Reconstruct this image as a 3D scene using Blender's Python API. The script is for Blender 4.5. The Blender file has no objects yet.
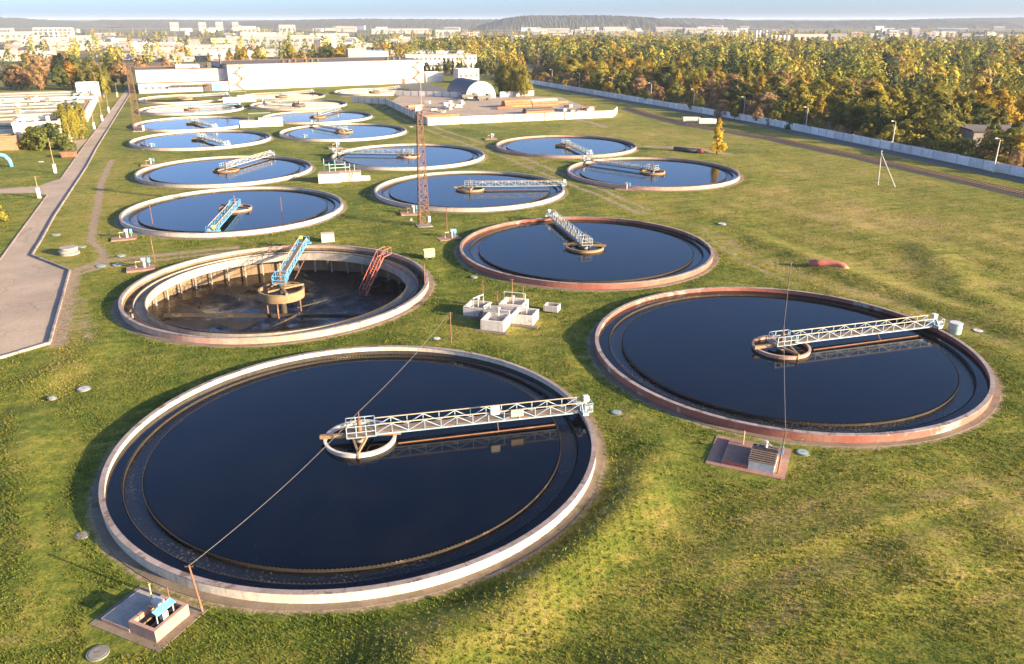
import bpy, math, random
import numpy as np
from mathutils import Vector, Matrix
R = math.radians
sc = bpy.context.scene
col = sc.collection

# ------------------------------------------------------------------ camera
cam_d = bpy.data.cameras.new('camera')
cam_d.sensor_width = 36.0
cam_d.lens = 36.0 * 788.6 / 1024.0
cam_d.clip_start = 0.5
cam_d.clip_end = 40000
cam = bpy.data.objects.new('camera', cam_d)
col.objects.link(cam)
cam.location = (0, 0, 33.6)
cam.rotation_euler = (R(90 - 21.525), 0, 0)
sc.camera = cam

# ------------------------------------------------------------------ sky and sun
SUN_EL = 14.0
SUN_DIR = Vector((math.cos(R(-24)), math.sin(R(-24)), 0))          # horizontal direction towards the sun
world = bpy.data.worlds.new('World')
sc.world = world
world.use_nodes = True
wn = world.node_tree
sky = wn.nodes.new('ShaderNodeTexSky')
sky.sky_type = 'NISHITA'
sky.sun_disc = False
sky.sun_elevation = R(SUN_EL)
sky.sun_rotation = math.atan2(SUN_DIR.x, SUN_DIR.y)
sky.altitude = 200
sky.air_density = 0.5
sky.dust_density = 1.9
sky.ozone_density = 3.0
bg = wn.nodes['Background']
bg.inputs['Strength'].default_value = 0.110
wn.links.new(sky.outputs[0], bg.inputs[0])

sun_d = bpy.data.lights.new('sun', 'SUN')
sun_d.energy = 5.0
sun_d.angle = R(0.55)
sun_d.color = (1.0, 0.75, 0.45)
sun = bpy.data.objects.new('sun', sun_d)
col.objects.link(sun)
to_sun = Vector((SUN_DIR.x * math.cos(R(SUN_EL)), SUN_DIR.y * math.cos(R(SUN_EL)), math.sin(R(SUN_EL))))
sun.rotation_euler = (-to_sun).to_track_quat('-Z', 'Y').to_euler()
sun.location = (60, -40, 60)

vs = sc.view_settings
vs.view_transform = 'Standard'
vs.look = 'None'
vs.gamma = 1.0
vs.use_curve_mapping = False
vs.exposure = 1.9
sc.cycles.max_bounces = 6
sc.cycles.transparent_max_bounces = 6
sc.cycles.volume_bounces = 0
sc.cycles.use_adaptive_sampling = True

# ------------------------------------------------------------------ material helpers
def new_mat(name):
    m = bpy.data.materials.new(name)
    m.use_nodes = True
    nt = m.node_tree
    b = nt.nodes['Principled BSDF']
    return m, nt, b

def N(nt, typ, **kw):
    n = nt.nodes.new(typ)
    for k, v in kw.items():
        if k == 'inp':
            for kk, vv in v.items():
                n.inputs[kk].default_value = vv
        else:
            setattr(n, k, v)
    return n

def coords(nt, kind='world'):
    """'world' = world position, 'obj' = object coordinates shifted per object."""
    if kind == 'world':
        return N(nt, 'ShaderNodeNewGeometry').outputs['Position']
    tc = N(nt, 'ShaderNodeTexCoord')
    oi = N(nt, 'ShaderNodeObjectInfo')
    sc_ = N(nt, 'ShaderNodeVectorMath', operation='SCALE')
    cmb = N(nt, 'ShaderNodeCombineXYZ', inp={0: 37.0, 1: 91.0, 2: 13.0})
    nt.links.new(cmb.outputs[0], sc_.inputs[0])
    nt.links.new(oi.outputs['Random'], sc_.inputs['Scale'])
    ad = N(nt, 'ShaderNodeVectorMath', operation='ADD')
    nt.links.new(tc.outputs['Object'], ad.inputs[0])
    nt.links.new(sc_.outputs[0], ad.inputs[1])
    return ad.outputs[0]

def noise(nt, vec, scale, detail=4, rough=0.6, stretch=None, rotz=0.0):
    if stretch is not None or rotz:
        mp = N(nt, 'ShaderNodeMapping', vector_type='TEXTURE')
        mp.inputs['Rotation'].default_value = (0, 0, rotz)
        if stretch is not None:
            mp.inputs['Scale'].default_value = tuple(1.0 / q for q in stretch)
        nt.links.new(vec, mp.inputs[0])
        vec = mp.outputs[0]
    n = N(nt, 'ShaderNodeTexNoise', inp={'Scale': scale, 'Detail': detail, 'Roughness': rough})
    nt.links.new(vec, n.inputs['Vector'])
    return n.outputs[0]

def ramp(nt, fac, stops):
    r = N(nt, 'ShaderNodeValToRGB')
    el = r.color_ramp.elements
    while len(el) < len(stops):
        el.new(0.5)
    for e, (p, c) in zip(el, stops):
        e.position = p
        e.color = (c[0], c[1], c[2], 1) if not isinstance(c, (int, float)) else (c, c, c, 1)
    nt.links.new(fac, r.inputs[0])
    return r.outputs[0]

def mix(nt, fac, a, b, mode='MIX'):
    m = N(nt, 'ShaderNodeMix', data_type='RGBA', blend_type=mode)
    for sock, val in ((m.inputs['Factor'], fac), (m.inputs['A'], a), (m.inputs['B'], b)):
        if isinstance(val, (int, float)):
            sock.default_value = val
        elif isinstance(val, tuple):
            sock.default_value = (*val[:3], 1)
        else:
            nt.links.new(val, sock)
    return m.outputs['Result']

def math_n(nt, op, a, b=0.0, c=None, clamp=False):
    m = N(nt, 'ShaderNodeMath', operation=op, use_clamp=clamp)
    for i, v in enumerate((a, b) if c is None else (a, b, c)):
        if isinstance(v, (int, float)):
            m.inputs[i].default_value = v
        else:
            nt.links.new(v, m.inputs[i])
    return m.outputs[0]

def bump(nt, b, height, strength=0.4, dist=0.05):
    bn = N(nt, 'ShaderNodeBump', inp={'Strength': strength, 'Distance': dist})
    nt.links.new(height, bn.inputs['Height'])
    nt.links.new(bn.outputs[0], b.inputs['Normal'])

def worn(name, c1, c2, scale=1.2, rough=0.8, space='obj', c3=None, t3=0.6, bstr=0.3, metal=0.0, stretch=None, fine=9.0, runs=0.0):
    """Two-tone worn surface: c1 base, c2 stains, c3 sparse patches, fine grain on top."""
    m, nt, b = new_mat(name)
    v = coords(nt, space)
    n1 = noise(nt, v, scale, 5, 0.65, stretch)
    f = ramp(nt, n1, [(0.38, 0.0), (0.68, 1.0)])
    c = mix(nt, f, c1, c2)
    n2 = noise(nt, v, scale * fine, 3, 0.6)
    if c3 is not None:
        n3 = noise(nt, v, scale * 0.6, 4, 0.7)
        f3 = ramp(nt, n3, [(t3 - 0.03, 0.0), (t3 + 0.03, 1.0)])
        c = mix(nt, f3, c, c3)
    g = ramp(nt, n2, [(0.2, 0.78), (0.8, 1.18)])
    c = mix(nt, 1.0, c, g, 'MULTIPLY')
    if space == 'obj':
        oi = N(nt, 'ShaderNodeObjectInfo')
        g2 = ramp(nt, oi.outputs['Random'], [(0.0, 0.82), (1.0, 1.12)])
        c = mix(nt, 1.0, c, g2, 'MULTIPLY')
    if runs:
        rn = noise(nt, v, 2.4, 4, 0.7, stretch=(1, 1, 0.06))
        c = mix(nt, ramp(nt, rn, [(0.52, 0.0), (0.72, runs)]), c, tuple(q * 0.42 for q in c2))
    nt.links.new(c, b.inputs['Base Color'])
    b.inputs['Roughness'].default_value = rough
    b.inputs['Metallic'].default_value = metal
    if bstr:
        bump(nt, b, n2, bstr, 0.03)
    return m

MT = {}
MT['concrete'] = worn('concrete', (0.36, 0.33, 0.29), (0.24, 0.215, 0.185), 0.7)
MT['coping'] = worn('coping_concrete', (0.31, 0.26, 0.25), (0.21, 0.17, 0.165), 0.9, c3=(0.13, 0.10, 0.08), t3=0.59)
MT['apron'] = worn('apron_concrete', (0.21, 0.165, 0.12), (0.13, 0.105, 0.075), 0.6, c3=(0.09, 0.10, 0.035), t3=0.62)
MT['cream_wall'] = worn('cream_plaster', (0.60, 0.53, 0.43), (0.48, 0.41, 0.32), 0.45, c3=(0.42, 0.36, 0.29), t3=0.66, stretch=(1, 1, 0.4), runs=0.55)
MT['red_wall'] = worn('peeling_red_paint', (0.30, 0.085, 0.055), (0.36, 0.165, 0.12), 0.35, c3=(0.55, 0.44, 0.36), t3=0.61, fine=14, runs=0.6)
MT['pink_wall'] = worn('faded_pink_paint', (0.42, 0.235, 0.175), (0.46, 0.33, 0.26), 0.35, c3=(0.28, 0.22, 0.18), t3=0.64, runs=0.6)
MT['white_concrete'] = worn('whitewashed_concrete', (0.68, 0.64, 0.58), (0.54, 0.49, 0.43), 0.5, c3=(0.36, 0.32, 0.27), t3=0.66, runs=0.6)
MT['pad_brick'] = worn('brick_paving', (0.30, 0.165, 0.125), (0.22, 0.125, 0.095), 0.6, c3=(0.30, 0.23, 0.18), t3=0.6)
MT['flume'] = worn('wet_flume_concrete', (0.05, 0.04, 0.029), (0.028, 0.022, 0.017), 1.0, c3=(0.10, 0.08, 0.058), t3=0.62)
MT['weir'] = worn('weir_plate', (0.034, 0.025, 0.016), (0.018, 0.013, 0.009), 1.6, c3=(0.12, 0.09, 0.06), t3=0.64)
MT['pit_wall'] = worn('stained_pit_wall', (0.25, 0.18, 0.11), (0.145, 0.10, 0.06), 0.35, stretch=(1, 1, 0.25), runs=0.7)
MT['blue_paint'] = worn('pale_blue_paint', (0.27, 0.39, 0.46), (0.38, 0.44, 0.46), 1.5, 0.55, c3=(0.32, 0.17, 0.09), t3=0.70, bstr=0.1)
MT['sky_paint'] = worn('sky_blue_paint', (0.09, 0.33, 0.60), (0.18, 0.42, 0.60), 1.5, 0.5, c3=(0.28, 0.15, 0.08), t3=0.72, bstr=0.1)
MT['rail_paint'] = worn('cream_rail_paint', (0.55, 0.46, 0.32), (0.45, 0.34, 0.22), 1.5, 0.6, bstr=0.1)
MT['white_paint'] = worn('white_paint', (0.78, 0.77, 0.74), (0.66, 0.64, 0.60), 1.0, 0.5, bstr=0.08)
MT['yellow_paint'] = worn('yellow_paint', (0.66, 0.47, 0.10), (0.6, 0.42, 0.12), 1.5, 0.5, bstr=0.08)
MT['rust'] = worn('rusty_steel', (0.22, 0.105, 0.058), (0.15, 0.072, 0.042), 1.5, 0.85, c3=(0.28, 0.165, 0.10), t3=0.6)
MT['mast_rust'] = worn('dark_mast_rust', (0.17, 0.095, 0.062), (0.12, 0.066, 0.045), 1.5, 0.85)
MT['rust_bright'] = worn('orange_rust', (0.50, 0.20, 0.09), (0.38, 0.14, 0.06), 0.6, 0.85)
MT['red_pipe'] = worn('red_lead_paint', (0.45, 0.135, 0.095), (0.36, 0.10, 0.07), 0.8, 0.6)
MT['timber'] = worn('weathered_timber', (0.30, 0.205, 0.11), (0.20, 0.13, 0.07), 1.6, 0.85, stretch=(0.3, 2, 2))
MT['deck'] = worn('walkway_plates', (0.24, 0.17, 0.12), (0.17, 0.12, 0.085), 1.6, 0.8)
MT['dark_steel'] = worn('dark_steel', (0.055, 0.055, 0.06), (0.10, 0.085, 0.07), 1.5, 0.6)
MT['manhole_metal'] = worn('weathered_cover', (0.20, 0.20, 0.175), (0.14, 0.14, 0.12), 1.2, 0.7)
MT['grey_steel'] = worn('grey_steel', (0.34, 0.35, 0.36), (0.26, 0.26, 0.26), 1.5, 0.5)
MT['teal_paint'] = worn('teal_paint', (0.20, 0.34, 0.33), (0.33, 0.42, 0.40), 1.2, 0.6, bstr=0.1)
MT['lime_paint'] = worn('lime_green_paint', (0.42, 0.52, 0.20), (0.50, 0.55, 0.28), 1.2, 0.6, bstr=0.1)
MT['roof_felt'] = worn('dark_roof_felt', (0.13, 0.11, 0.10), (0.085, 0.075, 0.07), 0.08, 0.9)
MT['facade'] = worn('white_facade', (0.62, 0.585, 0.54), (0.55, 0.51, 0.46), 0.06, 0.8, c3=(0.50, 0.45, 0.37), t3=0.66, bstr=0.05, stretch=(1, 1, 0.3))
MT['fence'] = worn('fence_concrete', (0.66, 0.62, 0.57), (0.54, 0.50, 0.45), 0.35, 0.85)
MT['fence_white'] = worn('whitewashed_fence', (0.80, 0.78, 0.75), (0.70, 0.67, 0.63), 0.35, 0.85, runs=0.25)
MT['asphalt'] = worn('old_asphalt', (0.38, 0.30, 0.225), (0.27, 0.212, 0.16), 0.10, 0.9, 'world', c3=(0.40, 0.325, 0.25), t3=0.62, fine=30)
def cracked(m):
    nt = m.node_tree
    b = nt.nodes['Principled BSDF']
    src = b.inputs['Base Color'].links[0].from_socket
    v = coords(nt, 'world')
    wob = N(nt, 'ShaderNodeVectorMath', operation='MULTIPLY_ADD')
    nz = N(nt, 'ShaderNodeTexNoise', inp={'Scale': 0.5, 'Detail': 4.0})
    nt.links.new(v, nz.inputs['Vector'])
    nt.links.new(nz.outputs['Color'], wob.inputs[0])
    wob.inputs[1].default_value = (3.0, 3.0, 0)
    nt.links.new(v, wob.inputs[2])
    vo = N(nt, 'ShaderNodeTexVoronoi', feature='DISTANCE_TO_EDGE', inp={'Scale': 0.16})
    nt.links.new(wob.outputs[0], vo.inputs['Vector'])
    f = ramp(nt, vo.outputs['Distance'], [(0.0, 0.45), (0.014, 0.0)])
    c = mix(nt, f, src, (0.09, 0.075, 0.06))
    pt = ramp(nt, noise(nt, v, 0.06, 3, 0.5), [(0.58, 0.0), (0.62, 0.35)])
    c = mix(nt, pt, c, (0.20, 0.165, 0.13))
    nt.links.new(c, b.inputs['Base Color'])
cracked(MT['asphalt'])
MT['dark_asphalt'] = worn('service_asphalt', (0.11, 0.11, 0.115), (0.085, 0.085, 0.09), 0.10, 0.9, 'world', fine=30)
MT['ballast'] = worn('track_ballast', (0.085, 0.07, 0.055), (0.055, 0.046, 0.038), 0.4, 0.95, 'world', c3=(0.14, 0.12, 0.095), t3=0.64)
MT['hangar_skin'] = worn('dark_hangar_sheet', (0.050, 0.055, 0.065), (0.075, 0.08, 0.085), 0.3, 0.55)
MT['glass'] = worn('window_glass', (0.09, 0.10, 0.11), (0.15, 0.15, 0.14), 0.3, 0.15, bstr=0)
MT['window_infill'] = worn('cream_window_blocks', (0.46, 0.40, 0.27), (0.38, 0.33, 0.22), 0.3, 0.5, bstr=0)
MT['blue_roof'] = worn('blue_roof_sheet', (0.10, 0.24, 0.45), (0.13, 0.28, 0.46), 0.1, 0.5, bstr=0)
MT['grey_block'] = worn('grey_cladding', (0.40, 0.40, 0.40), (0.33, 0.33, 0.33), 0.05, 0.8, bstr=0)
MT['pink_block'] = worn('pale_brick_block', (0.52, 0.42, 0.37), (0.46, 0.35, 0.30), 0.05, 0.8, bstr=0)
MT['yellow_block'] = worn('yellow_cladding', (0.58, 0.50, 0.24), (0.52, 0.46, 0.26), 0.05, 0.8, bstr=0)
MT['cable'] = worn('cable_sheath', (0.20, 0.19, 0.18), (0.16, 0.15, 0.14), 2.0, 0.6, bstr=0)
MT['silver'] = worn('galvanised_box', (0.66, 0.66, 0.66), (0.55, 0.55, 0.55), 2.0, 0.45, metal=0.3, bstr=0.05)
MT['soil'] = worn('bare_soil', (0.16, 0.115, 0.075), (0.11, 0.08, 0.055), 0.3, 0.95, 'world')

def water_mat(name, base, rough=0.04, ripple=0.10, foam=False):
    m, nt, b = new_mat(name)
    v = coords(nt, 'world')
    b.inputs['IOR'].default_value = 1.34
    n = noise(nt, v, 1.6, 3, 0.5)
    n2 = noise(nt, v, 0.07, 2, 0.5)
    h = math_n(nt, 'ADD', n, math_n(nt, 'MULTIPLY', n2, 2.0))
    if foam:
        fn = noise(nt, v, 4.5, 6, 0.8)
        big = noise(nt, v, 0.12, 2, 0.5)
        ff = math_n(nt, 'ADD', fn, math_n(nt, 'MULTIPLY', big, 0.35))
        f = ramp(nt, ff, [(0.74, 0.0), (0.84, 0.6)])
        c = mix(nt, f, base, (0.17, 0.155, 0.135))
        nt.links.new(c, b.inputs['Base Color'])
        rr = ramp(nt, f, [(0.0, rough), (1.0, 0.7)])
        nt.links.new(rr, b.inputs['Roughness'])
        bump(nt, b, ff, 0.5, 0.05)
    else:
        sp = noise(nt, v, 6.5, 2, 0.5)                                # sparse floating flecks
        f = ramp(nt, sp, [(0.735, 0.0), (0.78, 0.6)])
        scum = ramp(nt, noise(nt, v, 0.22, 5, 0.65), [(0.45, 0.0), (0.75, 1.0)])
        c = mix(nt, scum, base, (0.005, 0.005, 0.006))
        c = mix(nt, f, c, (0.20, 0.15, 0.10))
        nt.links.new(c, b.inputs['Base Color'])
        b.inputs['Roughness'].default_value = rough
        bump(nt, b, h, ripple, 0.012)
    return m
MT['water'] = water_mat('dark_tank_water', (0.0003, 0.0012, 0.005), 0.09, 0.05)
MT['flume_water'] = water_mat('foaming_flume_water', (0.007, 0.008, 0.010), 0.10, 0.3, True)

def sludge_mat():
    m, nt, b = new_mat('wet_sludge')
    v = coords(nt, 'world')
    n = noise(nt, v, 0.22, 6, 0.65)
    c = ramp(nt, n, [(0.30, (0.003, 0.003, 0.003)), (0.55, (0.008, 0.007, 0.007)), (0.78, (0.026, 0.022, 0.019))])
    nt.links.new(c, b.inputs['Base Color'])
    r = ramp(nt, n, [(0.40, 0.10), (0.60, 0.75)])
    nt.links.new(r, b.inputs['Roughness'])
    bump(nt, b, n, 0.6, 0.15)
    return m
MT['sludge'] = sludge_mat()

def ground_mat():
    m, nt, b = new_mat('meadow_ground')
    v = coords(nt, 'world')
    big = noise(nt, v, 0.022, 5, 0.6)
    mid = noise(nt, v, 0.11, 5, 0.68)
    fine = noise(nt, v, 1.1, 5, 0.75)
    vfine = noise(nt, v, 5.0, 3, 0.7)
    streak = noise(nt, v, 0.42, 4, 0.6, stretch=(0.10, 1.7, 1), rotz=R(20))
    s = math_n(nt, 'MULTIPLY', big, 0.34)
    s = math_n(nt, 'ADD', s, math_n(nt, 'MULTIPLY', mid, 0.34))
    s = math_n(nt, 'ADD', s, math_n(nt, 'MULTIPLY', streak, 0.34))
    fine2 = noise(nt, v, 0.42, 6, 0.8)
    s = math_n(nt, 'ADD', s, math_n(nt, 'MULTIPLY', fine, 0.36))
    s = math_n(nt, 'ADD', s, math_n(nt, 'MULTIPLY', fine2, 0.50))
    s = math_n(nt, 'MULTIPLY_ADD', s, 1.75, -1.08)
    dry_lit = N(nt, 'ShaderNodeAttribute', attribute_name='dry_lit')
    s = math_n(nt, 'ADD', s, dry_lit.outputs['Fac'])
    c = ramp(nt, s, [(0.34, (0.056, 0.086, 0.011)), (0.52, (0.118, 0.142, 0.020)), (0.68, (0.205, 0.190, 0.036)),
                     (0.84, (0.280, 0.215, 0.075)), (0.98, (0.31, 0.23, 0.11))])
    dirt = N(nt, 'ShaderNodeAttribute', attribute_name='dirt')
    d = math_n(nt, 'ADD', dirt.outputs['Fac'], math_n(nt, 'MULTIPLY', math_n(nt, 'SUBTRACT', fine, 0.5), 0.9))
    d = math_n(nt, 'ADD', d, math_n(nt, 'MULTIPLY', math_n(nt, 'SUBTRACT', mid, 0.5), 0.5))
    df = ramp(nt, d, [(0.36, 0.0), (0.66, 1.0)])
    dc = ramp(nt, fine, [(0.3, (0.21, 0.155, 0.10)), (0.7, (0.33, 0.26, 0.185))])
    c = mix(nt, df, c, dc)
    g = ramp(nt, vfine, [(0.25, 0.55), (0.75, 1.45)])
    c = mix(nt, 1.0, c, g, 'MULTIPLY')
    # far land beyond the plant: fields and scrub
    far = N(nt, 'ShaderNodeAttribute', attribute_name='far')
    fl = noise(nt, v, 0.0022, 4, 0.6, stretch=(0.5, 1.3, 1))
    fc = ramp(nt, fl, [(0.36, (0.070, 0.078, 0.034)), (0.48, (0.115, 0.105, 0.050)), (0.56, (0.25, 0.185, 0.115)), (0.66, (0.12, 0.12, 0.055))])
    c = mix(nt, far.outputs['Fac'], c, fc)
    nt.links.new(c, b.inputs['Base Color'])
    b.inputs['Roughness'].default_value = 0.95
    b.inputs['Specular IOR Level'].default_value = 0.15
    hb = math_n(nt, 'ADD', math_n(nt, 'MULTIPLY', fine, 1.0), math_n(nt, 'MULTIPLY', vfine, 0.35))
    bump(nt, b, hb, 0.55, 0.16)
    return m
MT['far_facade'] = worn('far_pale_cladding', (0.30, 0.285, 0.27), (0.25, 0.24, 0.23), 0.05, 0.8, bstr=0)
MT['basin_concrete'] = worn('basin_concrete', (0.33, 0.29, 0.245), (0.25, 0.22, 0.18), 0.15)
MT['ground'] = ground_mat()

def leaf_mat(name, c_lo, c_hi):
    m, nt, b = new_mat(name)
    at = N(nt, 'ShaderNodeAttribute', attribute_name='tint')
    oi = N(nt, 'ShaderNodeObjectInfo')
    f = math_n(nt, 'ADD', math_n(nt, 'MULTIPLY', at.outputs['Fac'], 0.65), math_n(nt, 'MULTIPLY', oi.outputs['Random'], 0.35))
    c = mix(nt, f, c_lo, c_hi)
    nt.links.new(c, b.inputs['Base Color'])
    b.inputs['Roughness'].default_value = 0.8
    b.inputs['Specular IOR Level'].default_value = 0.2
    tr = N(nt, 'ShaderNodeBsdfTranslucent')
    nt.links.new(c, tr.inputs[0])
    mx = N(nt, 'ShaderNodeMixShader', inp={0: 0.42})
    nt.links.new(b.outputs[0], mx.inputs[1])
    nt.links.new(tr.outputs[0], mx.inputs[2])
    nt.links.new(mx.outputs[0], nt.nodes['Material Output'].inputs[0])
    return m
LEAF = {
    'gold': leaf_mat('gold_leaves', (0.32, 0.215, 0.025), (0.56, 0.40, 0.05)),
    'yellow': leaf_mat('bright_yellow_leaves', (0.44, 0.32, 0.035), (0.68, 0.50, 0.06)),
    'amber': leaf_mat('amber_leaves', (0.30, 0.16, 0.020), (0.48, 0.27, 0.035)),
    'lime': leaf_mat('yellow_green_leaves', (0.18, 0.17, 0.024), (0.38, 0.33, 0.05)),
    'olive': leaf_mat('olive_leaves', (0.115, 0.125, 0.024), (0.25, 0.23, 0.045)),
    'green': leaf_mat('green_leaves', (0.075, 0.105, 0.022), (0.18, 0.19, 0.04)),
    'russet': leaf_mat('russet_leaves', (0.28, 0.18, 0.08), (0.46, 0.30, 0.14)),
    'dark': leaf_mat('dark_evergreen_needles', (0.018, 0.030, 0.014), (0.042, 0.058, 0.024)),
}
MT['bark'] = worn('bark', (0.115, 0.09, 0.065), (0.07, 0.055, 0.04), 1.5, 0.9)
MT['birch_bark'] = worn('birch_bark', (0.46, 0.43, 0.38), (0.16, 0.14, 0.12), 1.5, 0.8)

def wood_mat():
    """one material for the joined wood: leaf colour read from the vertex colour of each tree"""
    m, nt, b = new_mat('wood_foliage')
    at = N(nt, 'ShaderNodeAttribute', attribute_name='leafcol')
    nt.links.new(at.outputs['Color'], b.inputs['Base Color'])
    b.inputs['Roughness'].default_value = 0.85
    b.inputs['Specular IOR Level'].default_value = 0.15
    tr = N(nt, 'ShaderNodeBsdfTranslucent')
    nt.links.new(at.outputs['Color'], tr.inputs[0])
    mx = N(nt, 'ShaderNodeMixShader', inp={0: 0.30})
    nt.links.new(b.outputs[0], mx.inputs[1])
    nt.links.new(tr.outputs[0], mx.inputs[2])
    nt.links.new(mx.outputs[0], nt.nodes['Material Output'].inputs[0])
    return m
MT['wood'] = wood_mat()

def hill_mat():
    m, nt, b = new_mat('wooded_hill')
    v = coords(nt, 'world')
    n = noise(nt, v, 0.045, 6, 0.75)
    c = ramp(nt, n, [(0.3, (0.028, 0.036, 0.020)), (0.6, (0.065, 0.066, 0.030)), (0.8, (0.15, 0.105, 0.045))])
    nt.links.new(c, b.inputs['Base Color'])
    b.inputs['Roughness'].default_value = 0.95
    bump(nt, b, n, 0.5, 5.0)
    return m
MT['hill'] = hill_mat()

# ------------------------------------------------------------------ mesh helpers
class MB:
    def __init__(s):
        s.v, s.f = [], []
    def add(s, vs_, fs_):
        o = len(s.v)
        s.v += [tuple(p) for p in vs_]
        s.f += [tuple(i + o for i in f) for f in fs_]
        return s
    def box(s, x0, x1, y0, y1, z0, z1):
        return s.add([(x0, y0, z0), (x1, y0, z0), (x1, y1, z0), (x0, y1, z0), (x0, y0, z1), (x1, y0, z1), (x1, y1, z1), (x0, y1, z1)],
                     [(0, 3, 2, 1), (4, 5, 6, 7), (0, 1, 5, 4), (1, 2, 6, 5), (2, 3, 7, 6), (3, 0, 4, 7)])
    def bar(s, a, b, w, h=None):
        a, b = Vector(a), Vector(b)
        d = (b - a)
        if d.length < 1e-6:
            return s
        d.normalize()
        up = Vector((0, 0, 1)) if abs(d.z) < 0.95 else Vector((1, 0, 0))
        sx = d.cross(up).normalized()
        sy = sx.cross(d).normalized()
        h = w if h is None else h
        vs_ = []
        for p in (a, b):
            for i, j in ((-1, -1), (1, -1), (1, 1), (-1, 1)):
                vs_.append(p + sx * (i * w / 2) + sy * (j * h / 2))
        return s.add(vs_, [(0, 1, 2, 3), (7, 6, 5, 4), (0, 4, 5, 1), (1, 5, 6, 2), (2, 6, 7, 3), (3, 7, 4, 0)])
    def tube(s, pts, r, n=8, r2=None, caps=True):
        pts = [Vector(p) for p in pts]
        m = len(pts)
        vs_, fs_ = [], []
        for k, p in enumerate(pts):
            d = (pts[min(k + 1, m - 1)] - pts[max(k - 1, 0)]).normalized()
            up = Vector((0, 0, 1)) if abs(d.z) < 0.95 else Vector((1, 0, 0))
            a = d.cross(up).normalized()
            b = a.cross(d)
            rr = r if r2 is None else r + (r2 - r) * k / max(1, m - 1)
            for i in range(n):
                t = 2 * math.pi * i / n
                vs_.append(p + a * (rr * math.cos(t)) + b * (rr * math.sin(t)))
        for k in range(m - 1):
            for i in range(n):
                j = (i + 1) % n
                fs_.append((k * n + i, k * n + j, (k + 1) * n + j, (k + 1) * n + i))
        if caps:
            fs_.append(tuple(range(n - 1, -1, -1)))
            fs_.append(tuple((m - 1) * n + i for i in range(n)))
        return s.add(vs_, fs_)
    def ring(s, r0, r1, z0, z1, n=128, a0=0.0, a1=None):
        """solid ring (or sector when a1 is given)"""
        full = a1 is None
        a1 = 2 * math.pi if full else a1
        m = n if full else n + 1
        vs_ = []
        for i in range(m):
            t = a0 + (a1 - a0) * i / n
            c, q = math.cos(t), math.sin(t)
            vs_ += [(r0 * c, r0 * q, z0), (r1 * c, r1 * q, z0), (r1 * c, r1 * q, z1), (r0 * c, r0 * q, z1)]
        fs_ = []
        for i in range(n):
            a, b = 4 * i, 4 * ((i + 1) % m)
            fs_ += [(a + 1, b + 1, b + 2, a + 2), (a + 2, b + 2, b + 3, a + 3), (a + 3, b + 3, b, a), (a, b, b + 1, a + 1)]
        if not full:
            fs_ += [(0, 1, 2, 3), (4 * n + 3, 4 * n + 2, 4 * n + 1, 4 * n)]
        return s.add(vs_, fs_)
    def disc(s, r, z, n=128, rin=0.0):
        vs_, fs_ = [], []
        if rin <= 0:
            vs_ = [(r * math.cos(2 * math.pi * i / n), r * math.sin(2 * math.pi * i / n), z) for i in range(n)]
            fs_ = [tuple(range(n))]
        else:
            for i in range(n):
                t = 2 * math.pi * i / n
                vs_ += [(rin * math.cos(t), rin * math.sin(t), z), (r * math.cos(t), r * math.sin(t), z)]
            fs_ = [(2 * i, 2 * i + 1, 2 * ((i + 1) % n) + 1, 2 * ((i + 1) % n)) for i in range(n)]
        return s.add(vs_, fs_)
    def poly(s, pts, z0, z1):
        n = len(pts)
        vs_ = [(p[0], p[1], z0) for p in pts] + [(p[0], p[1], z1) for p in pts]
        return s.add(vs_, [tuple(range(n - 1, -1, -1)), tuple(range(n, 2 * n))] + [(i, (i + 1) % n, n + (i + 1) % n, n + i) for i in range(n)])
    def mesh(s, name, m, smooth=False):
        me = bpy.data.meshes.new(name)
        me.from_pydata(s.v, [], s.f)
        me.materials.append(MT[m] if isinstance(m, str) else m)
        if smooth:
            me.polygons.foreach_set('use_smooth', [True] * len(me.polygons))
        me.update()
        return me
    def build(s, name, m, parent=None, smooth=False):
        return link(name, s.mesh(name, m, smooth), parent)

def link(name, data, parent=None):
    o = bpy.data.objects.new(name, data)
    col.objects.link(o)
    if parent is not None:
        o.parent = parent
    return o

def tag(o, label=None, cat=None, group=None, kind=None):
    if label: o['label'] = label
    if cat: o['category'] = cat
    if group: o['group'] = group
    if kind: o['kind'] = kind
    return o

def thing(name, label, cat, loc=(0, 0, 0), rz=0.0, group=None):
    o = bpy.data.objects.new(name, None)
    o.empty_display_size = 0.5
    col.objects.link(o)
    o.location = loc if len(loc) == 3 else (loc[0], loc[1], 0)
    o.rotation_euler = (0, 0, rz)
    return tag(o, label, cat, group)

KIDS = {}
def copy_tree(o, parent=None):
    c = o.copy()
    col.objects.link(c)
    c.parent = parent
    kids = KIDS.get(o.name)
    if kids is None:
        kids = KIDS[o.name] = [k for k in bpy.data.objects if k.parent == o]
    for k in kids:
        copy_tree(k, c)
    return c

def set_mat(o, m):
    o.material_slots[0].link = 'OBJECT'
    o.material_slots[0].material = MT[m] if isinstance(m, str) else m

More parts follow.
